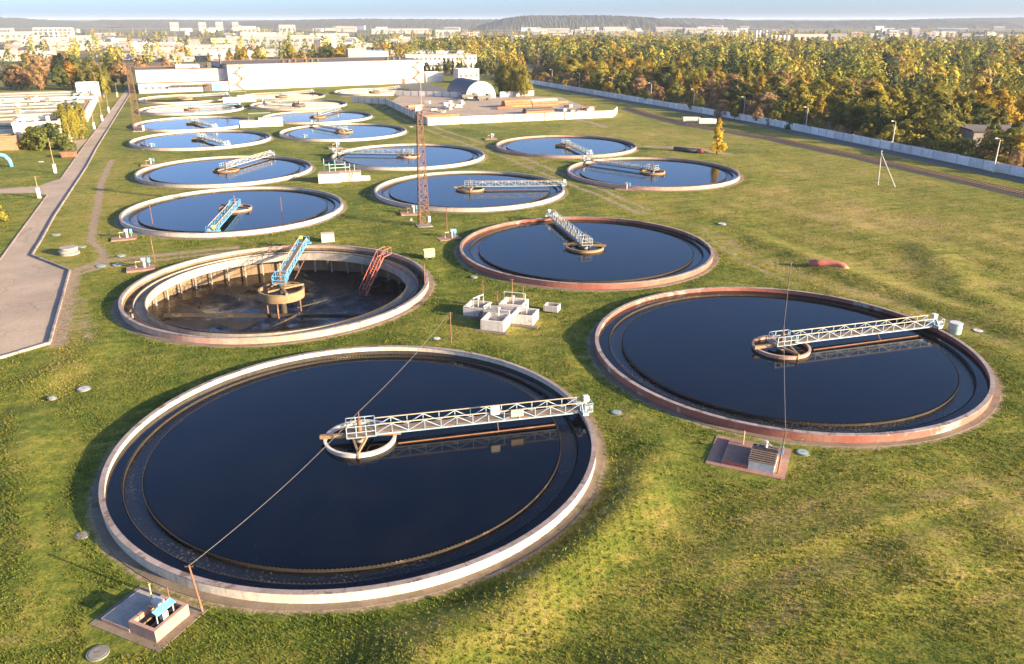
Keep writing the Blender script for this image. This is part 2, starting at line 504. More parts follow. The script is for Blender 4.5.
def np_mesh(name, V, F, m, attrs=None, colattr=None):
    """V (n,3), F (m,k) arrays -> mesh with constant polygon size"""
    me = bpy.data.meshes.new(name)
    n, (k, w) = len(V), F.shape
    me.vertices.add(n)
    me.vertices.foreach_set('co', V.astype(np.float32).ravel())
    me.loops.add(k * w)
    me.loops.foreach_set('vertex_index', F.astype(np.int32).ravel())
    me.polygons.add(k)
    me.polygons.foreach_set('loop_start', np.arange(0, k * w, w, dtype=np.int32))
    me.polygons.foreach_set('loop_total', np.full(k, w, dtype=np.int32))
    for an, av in (attrs or {}).items():
        a = me.attributes.new(an, 'FLOAT', 'POINT')
        a.data.foreach_set('value', av.astype(np.float32))
    if colattr is not None:
        a = me.attributes.new('leafcol', 'FLOAT_COLOR', 'POINT')
        a.data.foreach_set('color', colattr.astype(np.float32).ravel())
    me.materials.append(MT[m] if isinstance(m, str) else m)
    me.update(calc_edges=True)
    return me

GA = R(24)                                        # the plant's own grid is turned by this angle
U = Vector((math.cos(GA), math.sin(GA), 0))
W = Vector((-math.sin(GA), math.cos(GA), 0))

# ------------------------------------------------------------------ tank layout (x, y, radius)
TANKS = {
    1: (-12.93, 59.23, 20.0), 2: (29.36, 79.41, 20.2), 3: (-31.12, 101.10, 19.8), 4: (11.49, 120.37, 19.65),
    5: (-52.51, 147.92, 20.0), 6: (-68.39, 189.74, 20.0), 7: (-8.92, 166.84, 20.0), 8: (-27.33, 211.33, 20.0),
    9: (33.10, 186.99, 20.0), 10: (15.37, 229.32, 20.0), 11: (-93.37, 242.21, 20.0), 12: (-110.30, 282.15, 20.0),
    13: (-129.74, 330.32, 20.0), 14: (-149.95, 376.25, 20.0), 15: (-54.25, 260.05, 20.0), 16: (-72.28, 302.37, 20.0),
    17: (-90.81, 348.19, 20.0), 18: (-109.3, 389.0, 20.0), 19: (-69.20, 414.07, 20.0)}

# ------------------------------------------------------------------ ground
def seg_dist(X, Y, pts):
    d = np.full(X.shape, 1e9)
    for (x0, y0), (x1, y1) in zip(pts[:-1], pts[1:]):
        dx, dy = x1 - x0, y1 - y0
        t = np.clip(((X - x0) * dx + (Y - y0) * dy) / (dx * dx + dy * dy + 1e-9), 0, 1)
        d = np.minimum(d, np.hypot(X - x0 - t * dx, Y - y0 - t * dy))
    return d

def axis(lo, hi, step, far_lo, far_hi):
    a = list(np.arange(lo, hi + 1e-6, step))
    s = step
    while a[-1] < far_hi:
        s *= 1.28
        a.append(a[-1] + s)
    s = step
    while a[0] > far_lo:
        s *= 1.28
        a.insert(0, a[0] - s)
    return np.array(a)

def smooth_noise(X, Y, seed, wl, octaves=3):
    rs = np.random.RandomState(seed)
    out = np.zeros_like(X)
    amp = 1.0
    for o in range(octaves):
        for k in range(5):
            a = rs.uniform(0, 2 * np.pi)
            f = 2 * np.pi / (wl * rs.uniform(0.7, 1.4))
            out += amp * np.sin((X * np.cos(a) + Y * np.sin(a)) * f + rs.uniform(0, 6.28)) / 5
        wl *= 0.5
        amp *= 0.55
    return out

# worn tracks across the grass: (points, half width, strength)
TRACKS = [
    ([(-103.91, 206.97), (-97.09, 189.47), (-90.50, 173.41), (-81.25, 153.12), (-74.00, 136.81), (-69.26, 126.54), (-65.99, 122.21), (-62.55, 117.02), (-61.32, 111.70), (-63.56, 109.21)], 0.62, 0.86),
    ([(-63.56, 109.21), (-60.74, 114.84), (-51.68, 118.71), (-44.10, 122.21)], 0.7, 0.85),
    ([(-62.31, 106.81), (-59.00, 112.73), (-50.04, 116.47), (-44.09, 119.28)], 0.45, 0.75),
    ([(-62.91, 108.23), (-57.73, 96.48), (-52.83, 85.83), (-50.87, 81.53)], 1.1, 0.72),
    ([(-66.79, 369.31), (-44.94, 312.36), (-26.92, 265.01), (-12.23, 233.60), (0.77, 205.40), (10.06, 180.49), (17.43, 162.68), (24.07, 146.19)], 0.75, 0.62),
    ([(-64.44, 374.16), (-43.17, 319.43), (-24.07, 270.16), (-9.55, 239.72), (3.43, 210.19), (12.96, 182.98), (20.16, 164.73), (26.37, 148.72)], 0.75, 0.62),
    ([(24.33, 147.87), (33.12, 136.08), (37.79, 115.92), (42.41, 105.41), (47.98, 97.27), (53.22, 87.46), (55.86, 79.24)], 1.2, 0.42),
    ([(32.18, 131.84), (34.91, 113.78), (39.40, 102.71)], 0.7, 0.5),
    ([(-88.32, 181.73), (-73.19, 192.19), (-47.28, 206.97)], 0.8, 0.55),
    ([(-55.92, 96.48), (-47.78, 82.72)], 1.0, 0.45),
    ([(16.17, 305.58), (27.88, 289.80), (31.68, 275.51)], 1.3, 0.7),
    ([(39.86, 231.63), (50.61, 227.77), (58.27, 218.65)], 2.2, 0.8),
    ([(-33.73, 48.10), (-27.98, 41.03), (-24.25, 40.56)], 0.25, 0.35),
    ([(50.03, 157.77), (59.19, 144.55), (65.48, 129.80)], 1.8, 0.36),
]
# drier, yellower ground, and one sunlit crest painted yellow (points, half width, amount)
DRY_LIT = [
    ([(51.47, 162.68), (62.92, 144.55), (74.96, 131.84)], 13.0, 0.14),
    ([(25.82, 157.77), (37.16, 113.78), (48.49, 92.68), (54.67, 79.80)], 4.0, 0.15),
    ([(8.69, 54.94), (5.65, 48.10), (0.50, 39.63), (-6.38, 35.04)], 2.6, 0.12),  # sunlight on the bank crest, painted into the ground colour
    ([(12.60, 43.55), (18.95, 42.52), (28.08, 48.10), (40.15, 56.49)], 6.0, 0.09),
    ([(-59.16, 96.48), (-50.04, 82.72), (-44.24, 69.72)], 2.5, 0.16),
    ([(-22.22, 248.37), (12.04, 199.33), (39.02, 162.68)], 9.0, 0.07),
    ([(15.90, 267.56), (43.64, 206.97), (62.84, 185.53)], 8.0, 0.07),
    ([(-115.33, 224.04), (-81.91, 157.77), (-68.13, 120.43)], 6.0, 0.08),
]
# low banks left from grading: (points, half width, height)
BERMS = [
    ([(12.98, 57.29), (9.86, 52.03), (5.03, 45.18), (-0.12, 38.73), (-5.17, 34.36)], 2.6, 0.75),
    ([(6.81, 31.84), (14.47, 36.21), (24.63, 40.56), (35.29, 45.18)], 1.3, 0.22),
    ([(4.75, 32.51), (13.98, 38.73), (24.43, 43.03), (37.82, 49.36)], 1.2, 0.20),
    ([(13.94, 43.55), (23.05, 46.31), (36.04, 52.03)], 1.1, 0.20),
    ([(-44.53, 63.48), (-34.89, 48.10), (-28.19, 39.63)], 2.5, 0.45),
    ([(40.90, 126.54), (48.52, 104.95), (55.60, 91.95), (58.89, 84.25)], 2.5, 0.40),
    ([(65.92, 120.43), (60.15, 100.56), (61.36, 89.14)], 3.5, 0.45),
    ([(6.53, 51.07), (11.20, 53.16), (16.56, 55.55)], 0.45, -0.22),
    ([(-34.77, 50.01), (-30.82, 43.55), (-27.42, 40.56)], 0.5, -0.2),
    ([(-47.57, 85.83), (-45.49, 77.06), (-47.48, 72.03)], 2.4, 0.35),
]
xs = axis(-120, 128, 0.7, -26000, 26000)
ys = axis(18, 300, 0.7, -3000, 30000)
X, Y = np.meshgrid(xs, ys)
Z = 0.26 * smooth_noise(X, Y, 3, 30) + 0.04 * smooth_noise(X, Y, 8, 6)
for pts, hw, amp in BERMS:
    Z += amp * np.exp(-(seg_dist(X, Y, pts) / hw) ** 2)
dirt = np.zeros_like(X)
for pts, hw, st in TRACKS:
    dd = seg_dist(X, Y, pts)
    dirt = np.maximum(dirt, st * np.clip(1.35 - dd / (hw * 1.5), 0, 1))
    Z -= 0.05 * st * np.clip(1 - dd / (hw * 1.3), 0, 1)
dry_lit = 0.07 * np.clip((X + 5) / 50, -0.6, 1.0)
for pts, hw, st in DRY_LIT:
    dd = seg_dist(X, Y, pts)
    dry_lit = np.maximum(dry_lit, dry_lit * 0.4 + st * np.exp(-(dd / hw) ** 2))
# damp, greener ground hugging the tanks
for k, (tx, ty, tr) in TANKS.items():
    rr = np.hypot(X - tx, Y - ty)
    Z = np.where(rr < tr + 3.0, Z * np.clip((rr - tr - 1.2) / 1.8, 0, 1), Z)
    dirt = np.maximum(dirt, 0.75 * np.clip((tr + 1.5 - rr) / 0.9, 0, 1) * (rr > tr - 2))
    dry_lit -= 0.07 * np.exp(-((rr - tr) / 4.5) ** 2)
# flat where roads, yard and buildings lie
ROAD_E = [(-58.85, 73.97), (-54.71, 77.33), (-51.66, 81.53), (-63.85, 109.21), (-73.76, 117.02), (-77.43, 126.28), (-84.35, 142.94), (-92.67, 164.32), (-105.02, 196.13), (-116.50, 224.04), (-187.63, 403.13)]
road_mid = [(-63.69, 96.48), (-78.51, 123.42), (-87.35, 147.03), (-104.51, 189.47), (-118.40, 224.04), (-188.31, 400.32), (-200.91, 430.27)]
FENCE_LINE = [(-7.60, 523.59), (10.40, 476.37), (88.88, 281.06), (117.99, 182.10), (124.75, 160.68)]
flat = np.minimum(seg_dist(X, Y, road_mid) / 14.0, seg_dist(X, Y, FENCE_LINE) / 26.0)
flat = np.minimum(flat, seg_dist(X, Y, [(-62, 80), (-70, 112), (-90, 90), (-60, 82)]) / 12.0)
flat = np.minimum(flat, seg_dist(X, Y, [(-108.76, 166.82), (-99.79, 167.89)]) / 9.0)
flat = np.minimum(flat, seg_dist(X, Y, [(-22.81, 38.73), (-22.13, 38.29)]) / 7.0)
flat = np.minimum(flat, seg_dist(X, Y, [(19.81, 57.29), (20.22, 57.29)]) / 7.0)
Z *= np.clip(flat - 0.6, 0, 1) / 1.0
Z = np.where((Y > 270) & (X > -66) & (X < 52), Z * np.clip((278 - Y) / 8, 0, 1), Z)
Z = np.where(Y > 320, Z * np.clip((360 - Y) / 40, 0, 1), Z)
Z = np.where((X < -150) | (X > 135), 0, Z)
# a low swell of land where the far plain rises to the horizon
far = np.clip((np.hypot(X, Y) - 520) / 160, 0, 1)
far = np.maximum(far, np.clip((X - 125 - (Y - 160) * -0.36 + 0) / 10, 0, 1) * (Y > 60) * (X > 60))
V = np.stack([X.ravel(), Y.ravel(), Z.ravel()], 1)
ny, nx = X.shape
I = np.arange(nx * ny).reshape(ny, nx)
F = np.stack([I[:-1, :-1], I[:-1, 1:], I[1:, 1:], I[1:, :-1]], -1).reshape(-1, 4)
keep = np.ones(len(F), bool)
snap = V.copy()
for k, (tx, ty, tr) in TANKS.items():
    r = np.hypot(V[:, 0] - tx, V[:, 1] - ty)
    ins = r < tr - 0.15
    keep &= ~ins[F].all(1)
    s = (tr - 0.15) / np.maximum(r, 1e-6)
    snap[ins, 0] = tx + (V[ins, 0] - tx) * s[ins]
    snap[ins, 1] = ty + (V[ins, 1] - ty) * s[ins]
    snap[ins, 2] = 0.0
F = F[keep]
gm = np_mesh('ground', snap, F, 'ground', {'dirt': dirt.ravel(), 'dry_lit': dry_lit.ravel(), 'far': far.ravel()})
gm.polygons.foreach_set('use_smooth', [True] * len(gm.polygons))
tag(link('ground', gm), kind='structure')

# ------------------------------------------------------------------ roads
def sheet(name, pts, z, m):
    o = MB().add([(p[0], p[1], z) for p in pts], [tuple(range(len(pts)))]).build(name, m)
    return tag(o, kind='structure')
rd_right = [(-73.76, 117.02), (-77.43, 126.28), (-84.35, 142.94), (-92.67, 164.32), (-105.02, 196.13), (-116.50, 224.04), (-186.61, 400.32), (-199.34, 430.27)]
rd_left = [(-202.48, 430.27), (-190.02, 400.32), (-120.64, 224.04), (-103.19, 180.49), (-96.42, 162.68), (-83.36, 129.80), (-77.36, 114.84)]
road = sheet('road', [(-92, 78), (-54.71, 77.33), (-51.66, 81.53), (-63.85, 109.21)] + rd_right + rd_left + [(-86, 108)], 0.035, 'asphalt')
branch = sheet('branch_road', [(-103.40, 181.11), (-96.34, 162.38), (-99.94, 164.73), (-107.12, 164.11), (-119.40, 163.70), (-123.32, 169.51), (-110.05, 168.96), (-103.74, 172.28)], 0.031, 'asphalt')
lane = sheet('gate_lane', [(-120.83, 222.21), (-129.20, 245.06), (-131.91, 244.41), (-134.20, 241.83), (-132.00, 237.65), (-128.52, 236.63)], 0.030, 'asphalt')

def kerb(name, pts, w, h, label, seglen=3.0, gap=0.02, m='coping'):
    root = thing(name, label, 'kerb', pts[0])
    mesh_cache = {}
    for p, q in zip(pts[:-1], pts[1:]):
        a, b = Vector((p[0], p[1], 0)), Vector((q[0], q[1], 0))
        L = (b - a).length
        n = max(1, round(L / seglen))
        l = L / n
        me = MB().box(gap / 2, l - gap / 2, -w / 2, w / 2, -0.05, h).mesh('kerb_stone', m)
        ang = math.atan2(b.y - a.y, b.x - a.x)
        for i in range(n):
            o = link('kerb_stone', me, root)
            pos = a + (b - a) * (i / n)
            o.location = (pos.x - pts[0][0], pos.y - pts[0][1], 0.01 * math.sin(i * 2.3))
            o.rotation_euler = (0, 0, ang)
    return root
kerb('road_kerb', [(-55.45, 76.79), (-54.71, 77.33), (-51.66, 81.53), (-63.85, 109.21), (-73.76, 117.02)], 0.22, 0.30, 'pale concrete kerb round the wide near end of the asphalt road')
kerb('road_kerb', rd_right, 0.22, 0.30, 'long pale kerb along the tank side of the straight asphalt road')
kerb('road_kerb', [(-190.02, 400.32), (-120.64, 224.04), (-103.40, 181.11)], 0.2, 0.14, 'kerb on the lawn side of the far straight stretch of road')
kerb('road_kerb', [(-96.42, 162.68), (-83.36, 129.80), (-77.36, 114.84)], 0.2, 0.14, 'kerb along the near lawn at the left edge of the photograph')

# service road and railway along the boundary fence
fd = (Vector(FENCE_LINE[3]) - Vector(FENCE_LINE[1])).normalized()
fn = Vector((fd.y, -fd.x))                                        # towards the plant
if fn.x > 0: fn = -fn
def off_line(pts, d):
    return [(p[0] + fn.x * d, p[1] + fn.y * d) for p in pts]
FL = FENCE_LINE
sr_a, sr_b = off_line(FL, 1.4), off_line(FL, 5.6)
sheet('service_road', sr_a + sr_b[::-1], 0.03, 'dark_asphalt')
RAIL = [(47.86, 336.54), (53.21, 308.93), (61.50, 279.65), (79.01, 248.37), (94.24, 203.85), (106.57, 163.19), (112.72, 141.36)]
def offs(pts, d):
    out = []
    for i, p in enumerate(pts):
        a, b = Vector(pts[max(0, i - 1)]), Vector(pts[min(len(pts) - 1, i + 1)])
        t = (b - a).normalized()
        out.append((p[0] - t.y * d, p[1] + t.x * d))
    return out
rt = thing('railway_track', 'disused railway track beside the service road at the boundary fence', 'railway', RAIL[0])
rl = lambda pts: [(p[0] - RAIL[0][0], p[1] - RAIL[0][1]) for p in pts]
b = MB()
prof = [(-3.6, 0.012), (-1.9, 0.28), (1.9, 0.28), (3.4, 0.012)]
lines = [rl(offs(RAIL, d)) for d, _ in prof]
for i in range(len(RAIL) - 1):
    for k in range(3):
        o = len(b.v)
        b.v += [(*lines[k][i], prof[k][1]), (*lines[k + 1][i], prof[k + 1][1]), (*lines[k + 1][i + 1], prof[k + 1][1]), (*lines[k][i + 1], prof[k][1])]
        b.f.append((o, o + 1, o + 2, o + 3))
b.build('ballast', 'ballast', rt)
for d in (-0.76, 0.76):
    pts = rl(offs(RAIL, d))
    rb = MB()
    for p, q in zip(pts[:-1], pts[1:]):
        rb.bar((*p, 0.48), (*q, 0.48), 0.12, 0.16)
    rb.build('rail', 'rust', rt)
sb = MB()
ctr = rl(RAIL)
for p, q in zip(ctr[:-1], ctr[1:]):
    a, c = Vector((*p, 0.33)), Vector((*q, 0.33))
    n = int((c - a).length / 0.7)
    t = (c - a).normalized()
    s = Vector((-t.y, t.x, 0))
    for i in range(n):
        m_ = a + (c - a) * (i / n)
        sb.bar(m_ - s * 1.3, m_ + s * 1.3, 0.24, 0.16)
tag(sb.build('sleepers', 'timber', rt), kind='stuff')

# ------------------------------------------------------------------ round settling tanks
R0, RI, R2, R3, RW = 20.0, 19.66, 18.5, 17.0, 3.0
WL, FL_Z, RIM = 0.32, 0.06, 0.80

def weir(r, ztop, n=360, thick=0.03, zbot=None):
    """thin ring whose crest is cut into V notches"""
    b = MB()
    zb = ztop - 0.22 if zbot is None else zbot
    m = n * 2
    for i in range(m):
        t = 2 * math.pi * i / m
        zt = ztop if i % 2 == 0 else ztop - 0.11
        c, s = math.cos(t), math.sin(t)
        for rr in (r - thick / 2, r + thick / 2):
            b.v += [(rr * c, rr * s, zb), (rr * c, rr * s, zt)]
    for i in range(m):
        a, d = 4 * i, 4 * ((i + 1) % m)
        b.f += [(a + 2, d + 2, d + 3, a + 3), (d, a, a + 1, d + 1), (a + 1, a + 3, d + 3, d + 1)]
    return b

wall_me = MB().ring(RI, R0, -4.0, 0.74, 144).mesh('outer_wall', 'cream_wall')
copring_me = MB().ring(RI - 0.04, R0 + 0.03, 0.742, RIM, 144).mesh('coping', 'coping')
SEG = 48
copseg_me = MB().ring(RI - 0.04, R0 + 0.03, 0.742, RIM, 3, 0.0008, 2 * math.pi / SEG - 0.0008).mesh('coping_segment', 'coping')
apron_me = MB().ring(R0 + 0.004, R0 + 0.62, -0.3, 0.05, 96).mesh('apron', 'apron')
fb = MB()
fb.ring(R3 - 0.045, R3 + 0.045, -0.9, 0.22, 144)
fb.ring(R2 - 0.045, R2 + 0.045, -0.9, 0.22, 144)
fb.ring(R3 + 0.046, R2 - 0.046, -0.9, -0.62, 144)
flume_me = fb.mesh('flume', 'flume')
weir_in_me = weir(R3 + 0.06, 0.36).mesh('weir_plate', 'weir')
weir_out_me = weir(R2 - 0.06, 0.36).mesh('weir_plate', 'weir')
wb = MB()
wb.disc(R3 - 0.045, WL, 144)
wb.disc(RI, WL - 0.004, 144, R2 + 0.045)
water_me = wb.mesh('water', 'water')
fwater_me = MB().disc(R2 - 0.045, FL_Z, 144, R3 + 0.045).mesh('flume_water', 'flume_water')
well_me = MB().ring(RW - 0.14, RW, -0.5, 0.62, 64).ring(RW - 0.20, RW + 0.06, 0.622, 0.70, 64).mesh('feed_well', 'white_concrete')
xb = MB()
xb.bar((-RW - 0.35, 0, 0.86), (RW + 0.45, 0, 0.86), 0.34, 0.30)
xb.bar((-0.9, 0.9, 0.84), (RW * 0.0, -RW, 0.84), 0.18, 0.22)
xb.bar((0.9, 0.9, 0.84), (RW * 0.0, -RW, 0.84), 0.18, 0.22)
xb.bar((0, -RW - 0.02, 0.95), (0, -RW - 0.02, -0.2), 0.14)
beam_me = xb.mesh('well_beam', 'timber')
col_me = MB().tube([(0, 0, -3.5), (0, 0, 1.0)], 0.45, 16).mesh('centre_column', 'concrete')
# posts fixed to the pit wall that carry the flume, and the pit itself, seen only in drained tanks
post_me = MB().box(R2 + 0.07, RI + 0.02, -0.10, 0.10, -0.75, -0.50).box(R2 + 0.3, R2 + 0.5, -0.1, 0.1, -3.8, -0.751).mesh('flume_post', 'concrete')
slope_me = MB().add([(r * math.cos(2 * math.pi * i / 96), r * math.sin(2 * math.pi * i / 96), z) for r, z in ((RI, -3.3), (15.5, -3.55), (3, -4.2)) for i in range(96)],
                    [(k * 96 + i, k * 96 + (i + 1) % 96, (k + 1) * 96 + (i + 1) % 96, (k + 1) * 96 + i) for k in (0, 1) for i in range(96)] + [tuple(192 + i for i in range(96))]).mesh('pit_floor', 'sludge')

def make_tank(k, label, wall='cream_wall', drained=False, segments=False, beam_rot=0.0, well='white_concrete', group='round settling tanks'):
    x, y, r = TANKS[k]
    t = thing('settling_tank', label, 'tank', (x, y, 0), 0, group)
    t.scale = (r / 20.0, r / 20.0, 1)
    set_mat(link('outer_wall', wall_me, t), wall)
    if segments:
        for i in range(SEG):
            o = link('coping_segment', copseg_me, t)
            o.rotation_euler = (0, 0, 2 * math.pi * i / SEG)
            o.location = (0, 0, 0.010 * math.sin(i * 12.7 + k))
    else:
        link('coping', copring_me, t)
    link('apron', apron_me, t)
    fl = link('flume', flume_me, t)
    link('weir_plate', weir_in_me, fl)
    link('weir_plate', weir_out_me, fl)
    if not drained:
        link('water', water_me, t)
        link('flume_water', fwater_me, t)
    else:
        link('pit_floor', slope_me, t)
        o = link('pit_lining', MB().ring(RI - 0.10, RI - 0.003, -4.0, 0.30, 144).mesh('pit_lining', 'pit_wall'), t)
        set_mat(fl, 'concrete')
    w = link('feed_well', well_me, t)
    set_mat(w, well)
    bo = link('well_beam', beam_me, w)
    bo.rotation_euler = (0, 0, beam_rot)
    link('centre_column', col_me, t)
    return t

def toward(k, px):
    x, y, r = TANKS[k]
    return math.atan2(px[1] - y, px[0] - x)
# direction of every rotating bridge, from tank centre to the carriage on the rim
BR = {1: toward(1, (6.53, 63.67)), 2: toward(2, (48.15, 84.87)), 3: toward(3, (-33.06, 122.81)), 4: toward(4, (6.26, 142.94)), 5: toward(5, (-50.25, 131.15)), 6: toward(6, (-62.40, 211.83)), 7: toward(7, (9.40, 167.89)), 8: toward(8, (-47.61, 213.49)), 9: toward(9, (16.53, 202.32)), 10: toward(10, (18.86, 215.19)), 11: toward(11, (-83.11, 229.69)), 12: toward(12, (-100.97, 270.16)), 13: toward(13, (-115.87, 342.64)), 14: toward(14, (-136.33, 389.44)), 15: toward(15, (-70.49, 278.26)), 16: toward(16, (-67.37, 328.72)), 17: toward(17, (-113.15, 359.99)), 18: toward(18, (-95.27, 411.80)), 19: toward(19, (-56.80, 436.79))}
make_tank(1, 'big round settling tank with cream wall filling the front left of the photograph', 'cream_wall', segments=True, beam_rot=BR[1] - 0.1)
make_tank(2, 'round settling tank with flaking red and white wall at the far right front', 'red_wall', segments=True, beam_rot=BR[2], well='pink_wall')
make_tank(3, 'drained round tank with empty muddy pit and exposed flume ring', 'pink_wall', drained=True, segments=True, beam_rot=BR[3] + 0.4, well='timber')
make_tank(4, 'round tank with red rim and dark blue water behind the white valve chamber', 'red_wall', segments=True, beam_rot=BR[4] + 1.2, well='timber')
make_tank(5, 'round tank of blue water with sky-blue bridge pointing forward, left row behind drained pit', 'cream_wall', beam_rot=BR[5] + 1.0, well='pink_wall')
make_tank(6, 'round water tank in the left row, bridge pointing to the far right rim', 'cream_wall', beam_rot=BR[6], well='timber')
make_tank(7, 'round water tank behind the rusty lattice mast, bridge pointing right', 'cream_wall', beam_rot=BR[7], well='timber')
make_tank(8, 'round water tank behind the pink valve house with bridge pointing left', 'cream_wall', beam_rot=BR[8], well='pink_wall')
make_tank(9, 'round water tank beside the lone yellow tree, bridge pointing left', 'pink_wall', beam_rot=BR[9], well='timber')
make_tank(10, 'round water tank nearest the front of the fenced yard, bridge pointing forward', 'pink_wall', beam_rot=BR[10], well='timber')
make_tank(11, 'pale blue round tank in the left row, third behind the drained pit', 'cream_wall', beam_rot=BR[11], well='dark_steel')
make_tank(12, 'pale blue round tank in the left row, fourth behind the drained pit', 'cream_wall', beam_rot=BR[12], well='dark_steel')
make_tank(13, 'far round tank mirroring the white hall, left row, fifth behind the drained pit', 'cream_wall', beam_rot=BR[13], well='timber')
make_tank(14, 'farthest tank of the left row, nearly drained, in front of the low hall wing', 'cream_wall', drained=True, beam_rot=BR[14], well='timber')
make_tank(15, 'round water tank in the middle row, second behind the rusty mast tank', 'cream_wall', beam_rot=BR[15], well='timber')
make_tank(16, 'round water tank in the middle row, third behind the rusty mast tank', 'cream_wall', beam_rot=BR[16], well='timber')
make_tank(17, 'far round tank of the middle row mirroring the white hall', 'cream_wall', beam_rot=BR[17], well='timber')
make_tank(18, 'farthest tank of the middle row just in front of the white hall', 'pink_wall', beam_rot=BR[18], well='timber')
make_tank(19, 'far round tank by the right end of the white hall', 'cream_wall', beam_rot=BR[19], well='timber')
# pit fittings of the drained tank
t3 = [o for o in bpy.data.objects if o.name.startswith('settling_tank') and 'drained round tank' in o.get('label', '')][0]
for i in range(44):
    o = link('flume_post', post_me, t3)
    o.rotation_euler = (0, 0, 2 * math.pi * i / 44)
MB().bar((-15.8, -1.6, -3.2), (15.0, -2.0, -3.2), 0.35, 0.45).build('scraper_arm', 'flume', t3)
MB().bar((1.5, 1.0, -3.1), (11.5, 9.0, -2.6), 0.16).bar((2.5, -1.2, -3.1), (-2.2, -13.5, -2.9), 0.2, 0.3).build('scraper_arm', 'flume', t3)
for o in bpy.data.objects:
    if o.parent == t3 and o.name.startswith('centre_column'): set_mat(o, 'flume')
    if o.parent == t3 and o.name.startswith('feed_well'): o.location.z = -0.65
rd3 = random.Random(3)
for i in range(9):
    a_, r_ = rd3.uniform(0, 6.28), rd3.uniform(5, 15)
    n_ = 14
    hgt, wd = rd3.uniform(0.15, 0.45), rd3.uniform(0.8, 2.4)
    b = MB().add([(math.cos(a_) * r_, math.sin(a_) * r_, -3.75 + hgt)] + [(math.cos(a_) * r_ + wd * rd3.uniform(0.6, 1.3) * math.cos(6.283 * q / n_), math.sin(a_) * r_ + wd * 0.7 * rd3.uniform(0.6, 1.3) * math.sin(6.283 * q / n_), -4.1) for q in range(n_)],
                 [(0, 1 + q, 1 + (q + 1) % n_) for q in range(n_)])
    b.build('sludge_heap', 'sludge', t3, True)
MB().tube([(-2.2, 0, -4.0), (-2.2, 0, -1.1)], 0.12, 6).tube([(2.2, 0.6, -4.0), (2.2, 0.6, -1.1)], 0.12, 6).tube([(0, -2.6, -4.0), (0, -2.6, -1.1)], 0.12, 6).build('well_support', 'rust', t3)

